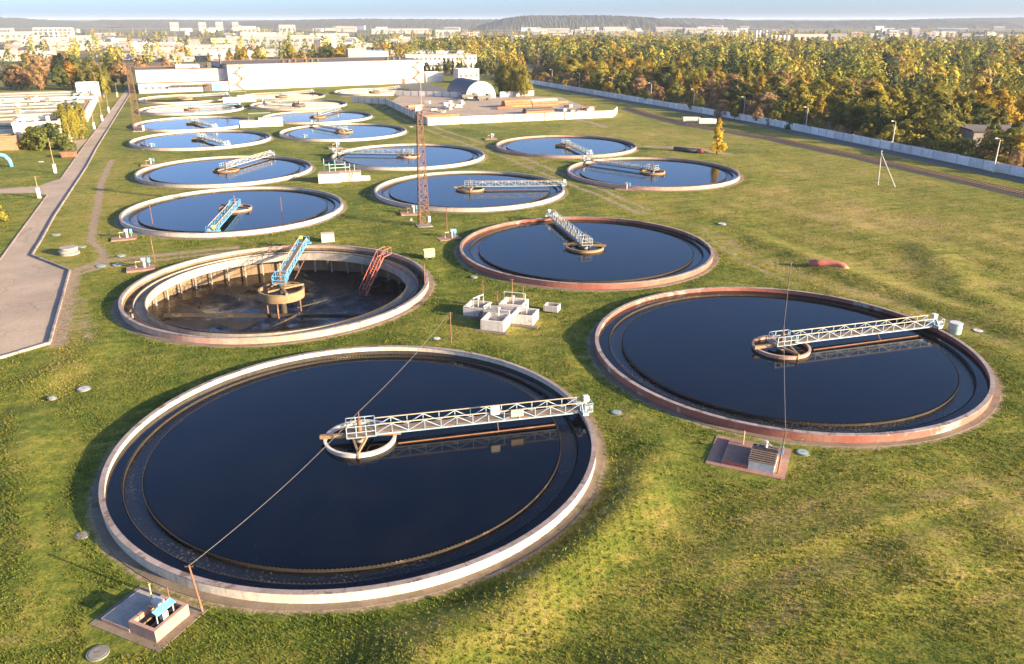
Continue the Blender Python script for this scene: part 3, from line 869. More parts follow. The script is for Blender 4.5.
# ------------------------------------------------------------------ rotating scraper bridges
def make_bridge(paint='blue_paint', label='', boxes=False, detail=True):
    L0, L1, hw, zb, zt = 1.3, 19.4, 0.60, 1.04, 1.98
    t = thing('scraper_bridge', label, 'bridge', (0, 0, 0), 0, 'rotating scraper bridges')
    nb = 13
    xs_ = [L0 + (L1 - L0) * i / nb for i in range(nb + 1)]
    for sgn in (-1, 1):
        y = sgn * hw
        b = MB().bar((L0, y, zb), (L1, y, zb), 0.10, 0.13)
        for i, x in enumerate(xs_):
            b.bar((x, y, zb + 0.08), (x, y, zt - 0.05), 0.06)
            if i < nb:
                if i % 2: b.bar((x, y, zt - 0.06), (xs_[i + 1], y, zb + 0.09), 0.062)
                else: b.bar((x, y, zb + 0.09), (xs_[i + 1], y, zt - 0.06), 0.062)
        tr = b.build('truss', paint, t)
        MB().bar((L0, y, zt), (L1 + 0.3, y, zt), 0.08, 0.07).build('handrail', 'rail_paint', tr)
    d = MB()
    for i in range(nb):
        d.box(xs_[i] + 0.02, xs_[i + 1] - 0.02, -hw + 0.08, hw - 0.08, zb + 0.09, zb + 0.13)
    d.build('walkway_deck', 'deck', t)
    b = MB()
    for x in xs_:
        b.bar((x, -hw + 0.07, zb), (x, hw - 0.07, zb), 0.08)
    b.build('cross_tie', paint, t)
    # centre cage standing on the feed well beam
    c = MB()
    for x in (-1.1, -0.3, 0.5, 1.3):
        for y in (-0.85, 0.85):
            c.bar((x, y, 1.02), (x, y, 2.08), 0.075)
    for z in (1.04, 1.55, 2.08):
        for y in (-0.85, 0.85):
            c.bar((-1.1, y, z), (1.3, y, z), 0.065)
        for x in (-1.1, 1.3):
            c.bar((x, -0.81, z), (x, 0.81, z), 0.065)
    cg = c.build('centre_cage', paint, t)
    MB().box(-1.05, 1.25, -0.8, 0.8, 1.085, 1.12).build('cage_floor', 'deck', cg)
    MB().tube([(0, 0, 1.13), (0, 0, 2.3)], 0.20, 10).tube([(0, 0, 2.3), (0, 0, 3.0)], 0.05, 6).build('slip_ring_post', 'rust', cg)
    # end carriage rolling on the coping
    e = MB()
    e.box(19.45, 20.0, -1.25, 1.25, 0.98, 1.22)
    e.bar((19.5, -1.2, 1.22), (19.5, -0.6, 1.95), 0.08).bar((19.5, 1.2, 1.22), (19.5, 0.6, 1.95), 0.08)
    e.box(20.05, 20.5, -0.9, 0.9, 1.1, 1.17)
    for y in (-0.86, 0.86):
        e.bar((20.45, y, 1.17), (20.45, y, 1.95), 0.05).bar((20.0, y, 1.95), (20.45, y, 1.95), 0.05)
    e.bar((20.45, -0.86, 1.95), (20.45, 0.86, 1.95), 0.05)
    ec = e.build('end_carriage', paint, t)
    for y in (-1.0, 1.0):
        w = MB().tube([(19.55, y, 0.99), (19.88, y, 0.99)], 0.185, 14).build('wheel', 'dark_steel', ec)
    MB().tube([(19.9, -0.5, 1.45), (20.5, -0.5, 1.45)], 0.2, 12).box(19.75, 19.95, -0.75, -0.25, 1.23, 1.7).build('drive_motor', 'grey_steel', ec)
    bx = MB().box(19.95, 20.45, 0.15, 0.6, 1.6, 2.15).bar((20.2, 0.4, 1.18), (20.2, 0.4, 1.6), 0.08).build('control_box', 'white_paint', ec)
    # scum beam drawn through the water beside the bridge
    s = MB().bar((3.1, -1.35, 0.38), (16.9, -1.15, 0.40), 0.06, 0.10)
    s.bar((11.8, -hw - 0.02, zb), (11.8, -1.2, 0.42), 0.06)
    s.build('skimmer_beam', 'rust', t)
    if boxes:
        tag(MB().box(11.2, 12.0, -hw - 0.25, -hw + 0.08, 1.85, 2.5).build('switch_cabinet', 'white_paint', t), 'white switch cabinet on the railing')
        tag(MB().box(13.0, 14.1, -hw - 0.27, -hw - 0.07, 1.45, 2.05).build('sign_board', 'yellow_paint', t), 'pale yellow board on the truss')
    return t

def place(o, k):
    x, y, r = TANKS[k]
    o.location = (x, y, 0)
    o.scale = (r / 20, r / 20, 1)
    o.rotation_euler = (0, 0, BR[k])
    return o
br1 = place(make_bridge('blue_paint', 'long pale truss bridge with white cabinet spanning the front left tank', True), 1)
set_mat([o for o in bpy.data.objects if o.parent == br1 and o.name.startswith('sign_board')][0], 'rail_paint')
br2 = place(make_bridge('blue_paint', 'pale truss bridge over the right front tank'), 2)
br5 = place(make_bridge('sky_paint', 'sky-blue truss bridge standing over the drained pit'), 3)
for o in bpy.data.objects:
    if o.parent and o.parent.parent == br5 and o.name.startswith('control_box'):
        set_mat(o, 'yellow_paint')
BR_LABEL = {4: (br2, 'pale bridge pointing away to the far rim of the red-rimmed tank'),
            5: (br5, 'sky-blue bridge pointing forward over the blue tank of the left row'),
            6: (br2, 'pale bridge over the left row tank just behind the sky-blue bridge'),
            7: (br2, 'pale bridge over the tank behind the rusty lattice mast'),
            8: (br2, 'pale bridge over the tank behind the pink valve house'),
            9: (br2, 'pale bridge over the tank beside the lone yellow tree'),
            10: (br2, 'pale bridge pointing forward over the tank in front of the yard'),
            11: (br2, 'pale bridge over the third tank behind the drained pit, left row'),
            12: (br2, 'pale bridge over the fourth tank behind the drained pit, left row'),
            13: (br5, 'blue bridge at the right rim of the far tank mirroring the hall, left row'),
            14: (br2, 'bridge over the farthest tank of the left row'),
            15: (br2, 'pale bridge over the second tank behind the mast tank, middle row'),
            16: (br2, 'pale bridge over the third tank behind the mast tank, middle row'),
            17: (br2, 'bridge over the far middle row tank mirroring the hall'),
            18: (br2, 'bridge over the farthest tank of the middle row'),
            19: (br2, 'bridge over the far tank by the right end of the hall')}
for k, (src, lab) in BR_LABEL.items():
    o = place(copy_tree(src), k)
    o['label'] = lab

# stairs into the drained pit
st = thing('pit_stairs', 'rusty red steel stairs going down into the drained pit', 'stairs', (-19.33, 113.78), R(-112))
b = MB()
for s in (-0.5, 0.5):
    b.bar((-1.6, s, 0.95), (0.6, s, 0.95), 0.12)
    b.bar((0.6, s, 0.95), (6.0, s, -3.4), 0.12, 0.2)
b.build('stringer', 'red_pipe', st)
b = MB()
for s in (-0.55, 0.55):
    b.bar((-1.6, s, 1.95), (0.6, s, 1.95), 0.07).bar((0.6, s, 1.95), (6.0, s, -2.4), 0.07)
    for i in range(6):
        x = 0.6 + 5.4 * i / 5
        z = 0.95 - 4.35 * i / 5
        b.bar((x, s, z), (x, s, z + 1.0), 0.06)
    b.bar((-1.6, s, 0.95), (-1.6, s, 1.95), 0.06).bar((-0.5, s, 0.95), (-0.5, s, 1.95), 0.06)
b.build('stair_rail', 'red_pipe', st)
tread = MB().box(-0.14, 0.14, -0.44, 0.44, -0.02, 0.02).mesh('tread', 'rust')
for i in range(16):
    o = link('tread', tread, st)
    o.location = (0.75 + 5.1 * i / 15, 0, 0.86 - 4.1 * i / 15)

# ------------------------------------------------------------------ poles and cables feeding the bridges
def cable_post(p, h, label, lean=0.0, m='rust'):
    t = thing('cable_post', label, 'post', p, 0, 'cable posts')
    MB().tube([(0, 0, -0.2), (lean, 0, h)], 0.075, 8, 0.055).build('shaft', m, t)
    MB().bar((lean - 0.25, 0, h - 0.1), (lean + 0.25, 0, h - 0.1), 0.05).build('hook_bar', m, t)
    return (p[0] + lean, p[1], h - 0.05)
def cable(a, b, sag, label):
    a, b = Vector(a), Vector(b)
    n = 16
    pts = []
    for i in range(n + 1):
        t = i / n
        p = a.lerp(b, t)
        p.z -= 4 * sag * t * (1 - t)
        pts.append(p - a)
    t = MB().tube(pts, 0.018, 5).build('power_cable', 'cable', None, True)
    t.location = a
    return tag(t, label, 'cable', 'feed cables')
hA = 3.49
pa = cable_post((-18.88, 38.55), hA, 'thin rusty post beside the near pad of the front left tank', -0.35)
pb = cable_post((-6.82, 81.53), 3.81, 'thin rusty post on the grass beyond the front left tank')
top1 = (TANKS[1][0], TANKS[1][1], 3.0)
cable(pa, top1, 0.5, 'cable from the near rusty post to the front left bridge centre')
cable(top1, pb, 0.4, 'cable from the front left bridge centre to the post behind the tank')
pc = cable_post((21.13, 54.33), 3.88, 'thin rusty post beside the pad of the right front tank', 0.2)
pd = cable_post((37.47, 101.84), 3.53, 'thin post on the grass behind the right front tank')
top2 = (TANKS[2][0], TANKS[2][1], 3.0)
cable(pc, top2, 0.3, 'cable from the pad post to the right front bridge centre')
cable(top2, pd, 0.3, 'cable from the right front bridge centre to the post behind it')
for (px, h, lab) in (((-11.72, 100.98), 3.6, 'rusty post at the right rim of the drained pit'), ((-53.28, 113.25), 4.2, 'thin rusty post at the left rim of the drained pit'),
                     ((-18.16, 161.68), 3.0, 'thin rusty post between the mast and the valve house'), ((-63.24, 136.08), 4.0, 'thin rusty post at the left front of the sky-blue bridge tank'),
                     ((-11.18, 132.53), 4.0, 'rusty post at the pad behind the rusty lattice mast'), ((-43.26, 146.19), 3.0, 'thin rusty post right of the sky-blue bridge tank')):
    cable_post(px, h, lab)

# ------------------------------------------------------------------ concrete pads with valve gear
def pit_box(b, x0, x1, y0, y1, z0, z1, w=0.22):
    b.box(x0, x1, y0, y0 + w, z0, z1).box(x0, x1, y1 - w, y1, z0, z1)
    b.box(x0, x0 + w, y0 + w, y1 - w, z0, z1).box(x1 - w, x1, y0 + w, y1 - w, z0, z1)
    return b
# near pad of the front left tank
pad = thing('valve_pit', 'brick-sided valve pit with blue cover on the pad by the front left tank', 'valve pit', (-21.05, 37.5), R(-24))
MB().box(-3.9, 1.7, -1.75, 2.1, -0.1, 0.045).build('apron', 'apron', pad)
MB().box(-3.35, -1.06, -1.25, 1.55, 0.046, 0.30).build('slab', 'concrete', pad)
MB().box(-3.37, -1.07, -1.29, -1.253, 0.03, 0.27).build('slab_brick_edge', 'pink_wall', pad)
pit_box(MB(), -1.05, 1.05, -1.25, 1.3, 0.05, 0.86).build('pit_wall', 'pink_wall', pad)
MB().box(-0.83, 0.83, -1.03, 1.08, 0.05, 0.12).build('pit_bottom', 'sludge', pad)
for x in (-0.3, 0.3):
    MB().bar((x, -1.03, 0.62), (x, 1.08, 0.62), 0.08).build('cross_bar', 'timber', pad)
MB().box(-0.75, -0.2, 0.25, 0.75, 0.80, 1.25).tube([(-0.9, 0.5, 1.05), (-0.2, 0.5, 1.05)], 0.17, 10).build('gear_motor', 'silver', pad)
MB().tube([(0.0, 0.1, 0.5), (0.0, 0.1, 1.2)], 0.13, 10).tube([(-0.4, 0.5, 0.9), (0.5, -0.2, 0.9)], 0.10, 8).build('valve_stem', 'grey_steel', pad)
MB().add([(0.45, -0.75, 1.66), (0.85, -0.75, 1.50), (0.85, 0.65, 1.50), (0.45, 0.65, 1.66), (0.45, -0.75, 1.60), (0.85, -0.75, 1.44), (0.85, 0.65, 1.44), (0.45, 0.65, 1.60)],
         [(0, 1, 2, 3), (7, 6, 5, 4), (0, 4, 5, 1), (1, 5, 6, 2), (2, 6, 7, 3), (3, 7, 4, 0)]).build('rain_cover', 'sky_paint', pad)
for y in (-0.65, 0.55):
    MB().bar((0.65, y, 0.1), (0.65, y, 1.52), 0.06).build('cover_leg', 'blue_paint', pad)
MB().box(0.45, 0.75, -0.3, 0.1, 0.75, 1.25).build('switch_box', 'grey_steel', pad)
MB().tube([(-1.9, 1.2, 0.3), (-1.9, 1.2, 1.5)], 0.04, 6).bar((-2.05, 1.2, 1.5), (-1.75, 1.2, 1.5), 0.05).build('valve_post', 'rail_paint', pad)
MB().tube([(-1.25, 1.9, 0.05), (-1.25, 1.9, 0.9)], 0.04, 6).build('marker_post', 'rust', pad)
# pad of the right front tank
pad = thing('valve_pit', 'red pad with grated valve box in front of the right front tank', 'valve pit', (20.5, 56.0), R(-24))
MB().box(-4.3, 1.9, -2.0, 3.2, -0.1, 0.045).build('apron', 'pad_brick', pad)
MB().box(-3.1, -1.02, -1.4, 2.7, 0.046, 0.32).build('slab', 'pad_brick', pad)
MB().box(-3.12, -1.03, -1.44, -1.403, 0.03, 0.29).build('slab_brick_edge', 'red_wall', pad)
MB().box(-1.0, 1.0, -1.5, 1.5, 0.046, 0.85).build('valve_box', 'white_concrete', pad)
lid = MB().box(-1.05, 1.05, -1.55, 1.55, 0.853, 0.91).build('lid', 'deck', pad)
for i in range(8):
    MB().bar((-0.95, -1.35 + i * 0.36, 0.95), (0.95, -1.35 + i * 0.36, 0.95), 0.07).build('grating_bar', 'dark_steel', lid)
MB().tube([(-0.7 * math.cos(math.pi * i / 10), 0.7, 0.92 + 0.55 * math.sin(math.pi * i / 10)) for i in range(11)], 0.05, 6).build('hoop', 'grey_steel', pad)
MB().box(1.15, 1.42, 0.5, 0.75, 0.8, 1.5).bar((1.28, 0.62, 0.05), (1.28, 0.62, 0.8), 0.06).build('switch_box', 'sky_paint', pad)
MB().tube([(-1.9, 1.9, 0.32), (-1.9, 1.9, 1.6)], 0.05, 6).build('valve_post', 'rail_paint', pad)
MB().tube([(0.0, 1.1, 0.92), (0.0, 1.1, 1.5)], 0.13, 8).build('gear_motor', 'silver', pad)

def small_pad(label):
    t = thing('valve_pad', label, 'valve pad', (0, 0, 0), 0, 'small valve pads beside the tanks')
    MB().box(-1.9, 1.9, -1.2, 1.2, -0.1, 0.22).build('slab', 'pad_brick', t)
    MB().tube([(0.5, 0, 0.22), (0.5, 0, 1.3)], 0.22, 10).box(0.2, 0.8, -0.3, 0.3, 1.3, 1.65).build('valve_gear', 'grey_steel', t)
    MB().tube([(-0.6, 0.2, 0.22), (-0.6, 0.2, 1.1), (0.5, 0.2, 1.1)], 0.09, 8).build('pipe_bend', 'rail_paint', t)
    MB().box(1.0, 1.4, 0.2, 0.5, 0.8, 1.5).bar((1.2, 0.35, 0.22), (1.2, 0.35, 0.8), 0.07).build('switch_box', 'sky_paint', t)
    return t
PADS = [((-54.03, 110.19), R(24), 'small valve pad at the left rim of the drained pit'), ((-64.27, 127.18), R(24), 'small valve pad left of the sky-blue bridge tank'),
        ((-10.44, 127.18), R(24), 'small brick valve pad between mast and red-rimmed tank'), ((-18.90, 145.37), R(10), 'valve pad in front of the tank behind the mast'),
        ((23.93, 167.89), R(-10), 'valve pad in front of the tank by the yellow tree'), ((-91.03, 199.33), R(24), 'valve pad left of the second left row tank'),
        ((-63.68, 245.06), R(5), 'valve pad in front of the second tank behind the mast tank'), ((-6.73, 246.15), R(20), 'valve pad left of the tank in front of the yard'),
        ((-102.12, 225.89), R(5), 'valve pad in front of the third left row tank'), ((-50.33, 227.77), R(24), 'valve pad left of the tank behind the valve house')]
first = None
for p, rz, lab in PADS:
    o = small_pad(lab) if first is None else copy_tree(first)
    first = first or o
    o['label'] = lab
    o.location = (*p, 0)
    o.rotation_euler = (0, 0, rz)

# ------------------------------------------------------------------ valve chambers between the tanks
ch = thing('valve_chamber', 'cluster of white concrete valve boxes with pipework between four tanks', 'valve chamber', (-1.2, 89.5, 0), R(-17))
for (x0, x1, y0, y1, h) in ((-1.3, 1.5, -4.2, -1.25, 1.25), (1.55, 4.2, -1.2, 1.5, 1.2), (-4.9, -2.1, -0.3, 2.5, 1.15), (-0.9, 2.1, 1.6, 4.3, 1.35)):
    bxo = pit_box(MB(), x0, x1, y0, y1, 0.0, h, 0.24).build('chamber_box', 'white_concrete', ch)
    MB().box(x0 + 0.25, x1 - 0.25, y0 + 0.25, y1 - 0.25, 0.0, 0.25).build('box_floor', 'sludge', bxo)
MB().box(-2.05, 1.5, -1.2, 1.55, 0.0, 1.1).build('platform', 'concrete', ch)
MB().box(-1.9, 2.1, -4.9, -4.21, -0.1, 0.06).box(1.56, 4.9, -1.9, -1.21, -0.1, 0.062).box(-5.4, -2.1, -0.9, -0.31, -0.1, 0.064).build('apron', 'apron', ch)
def goal(b, x, y, z, w, h, ang=0.0):
    c, s = math.cos(ang) * w / 2, math.sin(ang) * w / 2
    b.tube([(x - c, y - s, z), (x - c, y - s, z + h), (x + c, y + s, z + h), (x + c, y + s, z)], 0.07, 6)
    return b
b = MB()
goal(b, -3.4, 1.0, 1.1, 1.9, 1.1, 1.2)
goal(b, 0.7, 2.9, 1.5, 2.7, 1.0)
goal(b, 0.1, -1.5, 0.8, 2.6, 0.9)
goal(b, -1.8, -0.4, 0.6, 1.6, 1.2, 1.4)
b.build('gantry_frame', 'silver', ch)
for (x, y) in ((-3.4, 1.0), (0.5, 2.9), (0.1, -1.6), (3.0, 0.3)):
    MB().tube([(x, y, 0.3), (x, y, 2.0)], 0.06, 6).tube([(x, y, 1.9), (x, y, 2.1)], 0.22, 10).build('valve_spindle', 'silver', ch)
b = MB()
for i in range(6):
    b.bar((-2.6 + 0.0, -0.55 - i * 0.22, 0.78 - i * 0.14), (-1.6, -0.55 - i * 0.22, 0.78 - i * 0.14), 0.2, 0.04)
b.bar((-2.6, -0.4, 0.85), (-2.6, -1.9, -0.1), 0.08).bar((-1.6, -0.4, 0.85), (-1.6, -1.9, -0.1), 0.08)
b.build('steps', 'rust', ch)
for (p, h) in (((-3.67, 94.17), 3.4), ((-1.87, 92.32), 2.6), ((0.00, 94.17), 3.6), ((1.40, 94.55), 2.6)):
    cable_post(p, h, 'thin rusty post standing at the white valve chamber cluster')
bx = thing('concrete_box', 'small open concrete box right of the white valve chamber', 'box', (5.00, 92.68), R(-20))
pit_box(MB(), -0.9, 0.9, -0.7, 0.7, 0, 0.75, 0.16).build('shell', 'white_concrete', bx)
MB().box(-0.73, 0.73, -0.53, 0.53, 0, 0.2).build('bottom', 'soil', bx)

ch = thing('valve_house', 'pink-white valve house with pipes on its roof beside the second left row tank', 'valve house', (-38.02, 177.48), R(8))
MB().box(-5.2, -0.6, -1.6, 1.8, 0, 2.0).build('house_block', 'white_concrete', ch)
MB().box(-0.55, 3.9, -0.2, 2.8, 0, 1.9).build('house_block', 'white_concrete', ch)
MB().box(3.95, 6.0, 0.2, 2.0, 0, 0.9).build('low_block', 'white_concrete', ch)
MB().box(-5.3, -0.5, -1.7, 1.9, 2.003, 2.12).build('roof_slab', 'pink_wall', ch)
MB().box(-0.49, 4.0, -0.3, 2.9, 1.903, 2.02).build('roof_slab', 'pink_wall', ch)
b = MB()
for (x, y, h) in ((-4.0, 1.0, 3.0), (-2.8, 0.2, 2.2), (-1.6, 1.2, 2.6), (0.6, 1.6, 2.2), (1.6, 1.2, 1.8), (2.6, 2.0, 1.4)):
    b.tube([(x, y, 2.0), (x, y, 2.0 + h)], 0.09, 6)
b.tube([(-4.0, 1.0, 3.6), (0.6, 1.6, 3.6)], 0.10, 8).tube([(-2.8, 0.2, 3.0), (1.6, 1.2, 3.0)], 0.10, 8)
b.build('pipework', 'teal_paint', ch)
MB().bar((2.0, -0.5, 0), (2.3, -0.25, 1.9), 0.08).bar((1.5, -0.5, 0), (1.8, -0.25, 1.9), 0.08).build('ladder', 'rust', ch)
for (p, rz, lab) in (((-85.56, 276.88), 0.3, 'white valve house between the far tank rows, fourth row back'), ((-121.24, 364.59), 0.3, 'low white valve house between the farthest tanks')):
    ch2 = thing('valve_house', lab, 'valve house', p, rz, 'far valve houses')
    MB().box(-7, -1.0, -2, 2, 0, 2.2).build('house_block', 'white_concrete', ch2)
    MB().box(-0.95, 7, -1, 3, 0, 2.8).build('house_block', 'white_concrete', ch2)
    MB().tube([(-4, 0, 2.2), (-4, 0, 4.4), (3, 1, 4.4), (3, 1, 2.8)], 0.12, 6).build('pipework', 'teal_paint', ch2)
# white hatch of the tank ahead of it
for (p, lab, sz) in (((-30.20, 125.90), 'white metal box on the grass beyond the drained pit', (1.0, 0.7, 1.25)),):
    t = thing('white_cabinet', lab, 'cabinet', p, R(15))
    MB().box(-sz[0], sz[0], -sz[1], sz[1], 0.0, sz[2]).build('cabinet', 'white_paint', t)
    MB().box(-sz[0] - 0.06, sz[0] + 0.06, -sz[1] - 0.06, sz[1] + 0.06, sz[2] + 0.002, sz[2] + 0.08).build('lid', 'rail_paint', t)
    MB().box(-0.5, 0.5, -sz[1] - 0.03, -sz[1] - 0.002, 0.15, 1.1).build('door', 'silver', t)
t = thing('equipment_wagon', 'lime green metal box on small wheels right of the drained pit', 'cabinet', (-12.65, 115.92), R(20))
MB().box(-0.8, 0.8, -0.6, 0.6, 0.25, 1.25).build('body', 'lime_paint', t)
MB().add([(-0.85, -0.65, 1.252), (0.85, -0.65, 1.252), (0.85, 0.65, 1.252), (-0.85, 0.65, 1.252), (-0.85, 0, 1.5), (0.85, 0, 1.5)], [(0, 1, 5, 4), (2, 3, 4, 5), (0, 4, 3), (1, 2, 5), (0, 3, 2, 1)]).build('roof', 'lime_paint', t)
for x in (-0.5, 0.5):
    for y in (-0.62, 0.62):
        MB().tube([(x, y - 0.05, 0.2), (x, y + 0.05, 0.2)], 0.2, 12).build('wheel', 'dark_steel', t)
t = thing('storage_drum', 'pale green steel drum standing right of the right front tank', 'drum', (51.16, 84.87))
MB().tube([(0, 0, 0), (0, 0, 1.25)], 0.72, 24).build('body', 'teal_paint', t)
MB().ring(0.70, 0.76, 0.62, 0.68, 24).ring(0.70, 0.77, 1.2, 1.27, 24).build('hoop', 'teal_paint', t)
MB().tube([(0, 0, 1.255), (0, 0, 1.31)], 0.68, 24).build('lid', 'silver', t)
t = thing('warning_sign', 'small triangular sign on a stand near the lattice mast', 'sign', (-17.88, 138.30), R(10))
MB().add([(-0.4, 0, 0.3), (0.4, 0, 0.3), (0, 0, 1.0), (-0.4, 0.04, 0.3), (0.4, 0.04, 0.3), (0, 0.04, 1.0)], [(0, 1, 2), (5, 4, 3), (0, 3, 4, 1), (1, 4, 5, 2), (2, 5, 3, 0)]).build('triangle', 'white_paint', t)
MB().bar((-0.3, 0.02, 0), (-0.1, 0.02, 0.6), 0.05).bar((0.3, 0.02, 0), (0.1, 0.02, 0.6), 0.05).build('stand', 'rust', t)

# ------------------------------------------------------------------ manholes
def manhole(p, label, r=0.55, m='teal_paint'):
    r *= 0.8
    t = thing('manhole', label, 'manhole', p, 0, 'manhole covers in the grass')
    MB().ring(r, r + 0.12, -0.1, 0.09, 24).build('collar', 'manhole_metal', t)
    MB().tube([(0, 0, 0.02), (0, 0, 0.11)], r - 0.004, 24).build('cover', m, t)
    MB().bar((-0.15, 0, 0.125), (0.15, 0, 0.125), 0.05, 0.04).build('handle', 'rust', t)
for p, lab, r, m in (((-42.00, 69.94), 'white and teal manhole on the grass left of the front left tank', 0.62, 'silver'), ((-45.41, 78.41), 'pale manhole between drained pit and wide road end', 0.5, 'teal_paint'),
                     ((-44.07, 67.96), 'faint manhole at the left edge below the road end', 0.35, 'teal_paint'), ((-23.62, 35.12), 'grey manhole in the bottom left corner', 0.62, 'manhole_metal'),
                     ((24.33, 57.62), 'teal manhole right of the red valve pad', 0.55, 'teal_paint'), ((9.67, 64.85), 'pale manhole between the two front tanks', 0.5, 'teal_paint'),
                     ((54.29, 85.51), 'white manhole beyond the green drum', 0.62, 'white_paint'), ((37.36, 137.55), 'white manhole right of the red-rimmed tank', 0.8, 'silver'),
                     ((-30.16, 46.20), 'grey manhole left of the front left tank', 0.45, 'manhole_metal'), ((-76.95, 129.80), 'teal manhole on the grass right of the road', 0.8, 'teal_paint'),
                     ((-60.58, 111.70), 'teal manhole beside the dirt track', 0.8, 'teal_paint'), ((-58.46, 112.22), 'teal manhole left of the small valve pad', 0.7, 'teal_paint'),
                     ((-60.09, 117.02), 'teal manhole above the dirt track', 0.7, 'teal_paint'), ((-5.36, 106.34), 'teal manhole left of the red-rimmed tank', 0.5, 'teal_paint'),
                     ((-8.52, 83.02), 'pale manhole beside the post behind the front left tank', 0.45, 'white_paint'), ((-68.71, 122.21), 'teal manhole by the stacked slabs', 0.7, 'teal_paint'),
                     ((-34.40, 275.51), 'white manhole by the tank left of the yard corner', 0.9, 'white_paint'), ((-120.62, 203.85), 'white manhole on the lawn left of the road', 0.8, 'white_paint')):
    manhole(p, lab, r, m)

# stacked slabs by the road corner
st = thing('slab_stack', 'stack of round concrete slabs on the grass by the road bend', 'concrete slabs', (-68.66, 118.14), R(10))
for i in range(3):
    MB().tube([(0.08 * (-1) ** i, 0.05 * i, 0.02 + i * 0.38), (0.08 * (-1) ** i, 0.05 * i, 0.34 + i * 0.38)], 1.45 - 0.08 * i, 26).build('slab', 'concrete', st)

# red pipe bend lying in the grass
t = MB().tube([(-2.6, 0.15, 0.42), (-1.2, 0.05, 0.48), (0.2, 0.0, 0.5), (1.2, -0.3, 0.48), (1.9, -0.75, 0.30), (2.3, -1.05, -0.1)], 0.52, 20).build('pipe_bend', 'red_pipe', None, True)
t.location = (*(46.02, 110.19), 0.28); t.rotation_euler = (0, 0, R(-10))
tag(t, 'red pipe elbow lying half sunk in the grass right of the tanks', 'pipe')
t = thing('pipe_section', 'dark pipe with red end lying on bare soil near the yellow tree', 'pipe', (48.51, 220.42), R(-38))
MB().tube([(-4.2, 0, 0.55), (3.0, 0, 0.55)], 0.62, 20).build('barrel', 'dark_steel', t, True)
MB().tube([(3.0, 0, 0.55), (3.9, 0, 0.55), (4.4, 0, 0.35)], 0.68, 20).build('flange_end', 'red_pipe', t, True)

# ------------------------------------------------------------------ lattice masts
def mast(p, h, wb, wt, label, m, rz=0.3, n=14):
    t = thing('lattice_mast', label, 'mast', p, rz)
    legs = [(-1, -1), (1, -1), (1, 1), (-1, 1)]
    def at(i, z):
        w = wb + (wt - wb) * z / h
        return (legs[i % 4][0] * w / 2, legs[i % 4][1] * w / 2, z)
    for i in range(4):
        MB().bar(at(i, -0.1), at(i, h), 0.12).build('leg', m, t)
    for i in range(4):
        b = MB()
        for k in range(n):
            z0, z1 = h * k / n, h * (k + 1) / n
            b.bar(at(i, z1), at(i + 1, z1), 0.07)
            if (k + i) % 2: b.bar(at(i, z0), at(i + 1, z1), 0.07)
            else: b.bar(at(i + 1, z0), at(i, z1), 0.07)
        b.build('lattice_bracing', m, t)
    MB().box(-wb * 0.75, wb * 0.75, -wb * 0.75, wb * 0.75, -0.2, 0.16).build('footing', 'concrete', t)
    return t
HM = 19.61
m1 = mast((-15.50, 136.08), HM, 1.7, 0.75, 'tall rusty lattice mast standing among the tanks', 'mast_rust', 0.35, 20)
MB().box(0.55, 0.95, -1.15, -0.75, 0.9, 1.9).build('switch_box', 'white_paint', m1)
MB().box(-1.1, 1.1, -1.0, 1.0, HM, HM + 0.1).build('platform', 'rust', m1)
MB().box(-0.7, 0.2, -0.3, 0.3, HM + 0.1, HM + 0.9).build('floodlight', 'white_concrete', m1)
MB().tube([(0.5, 0.3, HM + 0.1), (0.5, 0.3, HM + 5.0)], 0.05, 6).build('lightning_rod', 'grey_steel', m1)
hl = 20.24
m2 = mast((-122.44, 265.01), hl, 2.3, 1.1, 'brown lattice mast between the road and the left row of tanks', 'mast_rust', 0.3, 16)
MB().box(-1.2, 1.2, -1.2, 1.2, hl, hl + 0.12).build('platform', 'rust', m2)
MB().box(1.3, 1.9, -1.6, -1.1, 0.3, 2.0).build('switch_box', 'white_paint', m2)

# ------------------------------------------------------------------ boundary fence and yard fence
def panel_fence(name, pts, h, label, step=4.0, m='fence', thick=0.14, pmat='coping'):
    root = thing(name, label, 'fence', pts[0])
    for p, q in zip(pts[:-1], pts[1:]):
        a, b = Vector((p[0], p[1], 0)), Vector((q[0], q[1], 0))
        L = (b - a).length
        n = max(1, round(L / step))
        l = L / n
        me = MB().box(0.14, l - 0.14, -thick / 2, thick / 2, 0.05, h).box(0.4, l - 0.4, -thick / 2 - 0.035, thick / 2 + 0.035, 0.3, h - 0.25).mesh('panel', m)
        pm = MB().box(-0.137, 0.137, -0.16, 0.16, -0.1, h + 0.06).mesh('post', pmat)
        ang = math.atan2(b.y - a.y, b.x - a.x)
        for i in range(n):
            pos = a + (b - a) * (i / n) - Vector((*pts[0], 0))
            for nm, d in (('panel', me), ('post', pm)):
                o = link(nm, d, root)
                o.location = pos
                o.rotation_euler = (0, 0, ang)
    return root
panel_fence('boundary_fence', FENCE_LINE, 2.25, 'long white concrete panel fence between service road and wood', m='fence_white', pmat='fence')
panel_fence('yard_fence', [(-54.48, 353.29), (-29.02, 279.65), (37.79, 303.93), (40.98, 317.64)], 2.6, 'white concrete panel fence round the front of the pipe yard')
panel_fence('yard_fence', [(-54.48, 353.29), (-70.88, 362.28)], 2.6, 'short fence running left from the yard corner')
panel_fence('yard_fence', [(-56.21, 397.54), (-21.71, 386.81)], 2.4, 'fence at the back of the yard left of the hangar')
panel_fence('yard_fence', [(-5.69, 388.38), (10.66, 397.54)], 2.4, 'fence at the back of the yard right of the hangar')
sheet('yard_paving', [(-53.94, 355.49), (-28.82, 281.06), (37.61, 305.58), (22.80, 389.44), (-20.35, 397.54), (-54.27, 397.54)], 0.02, 'asphalt')
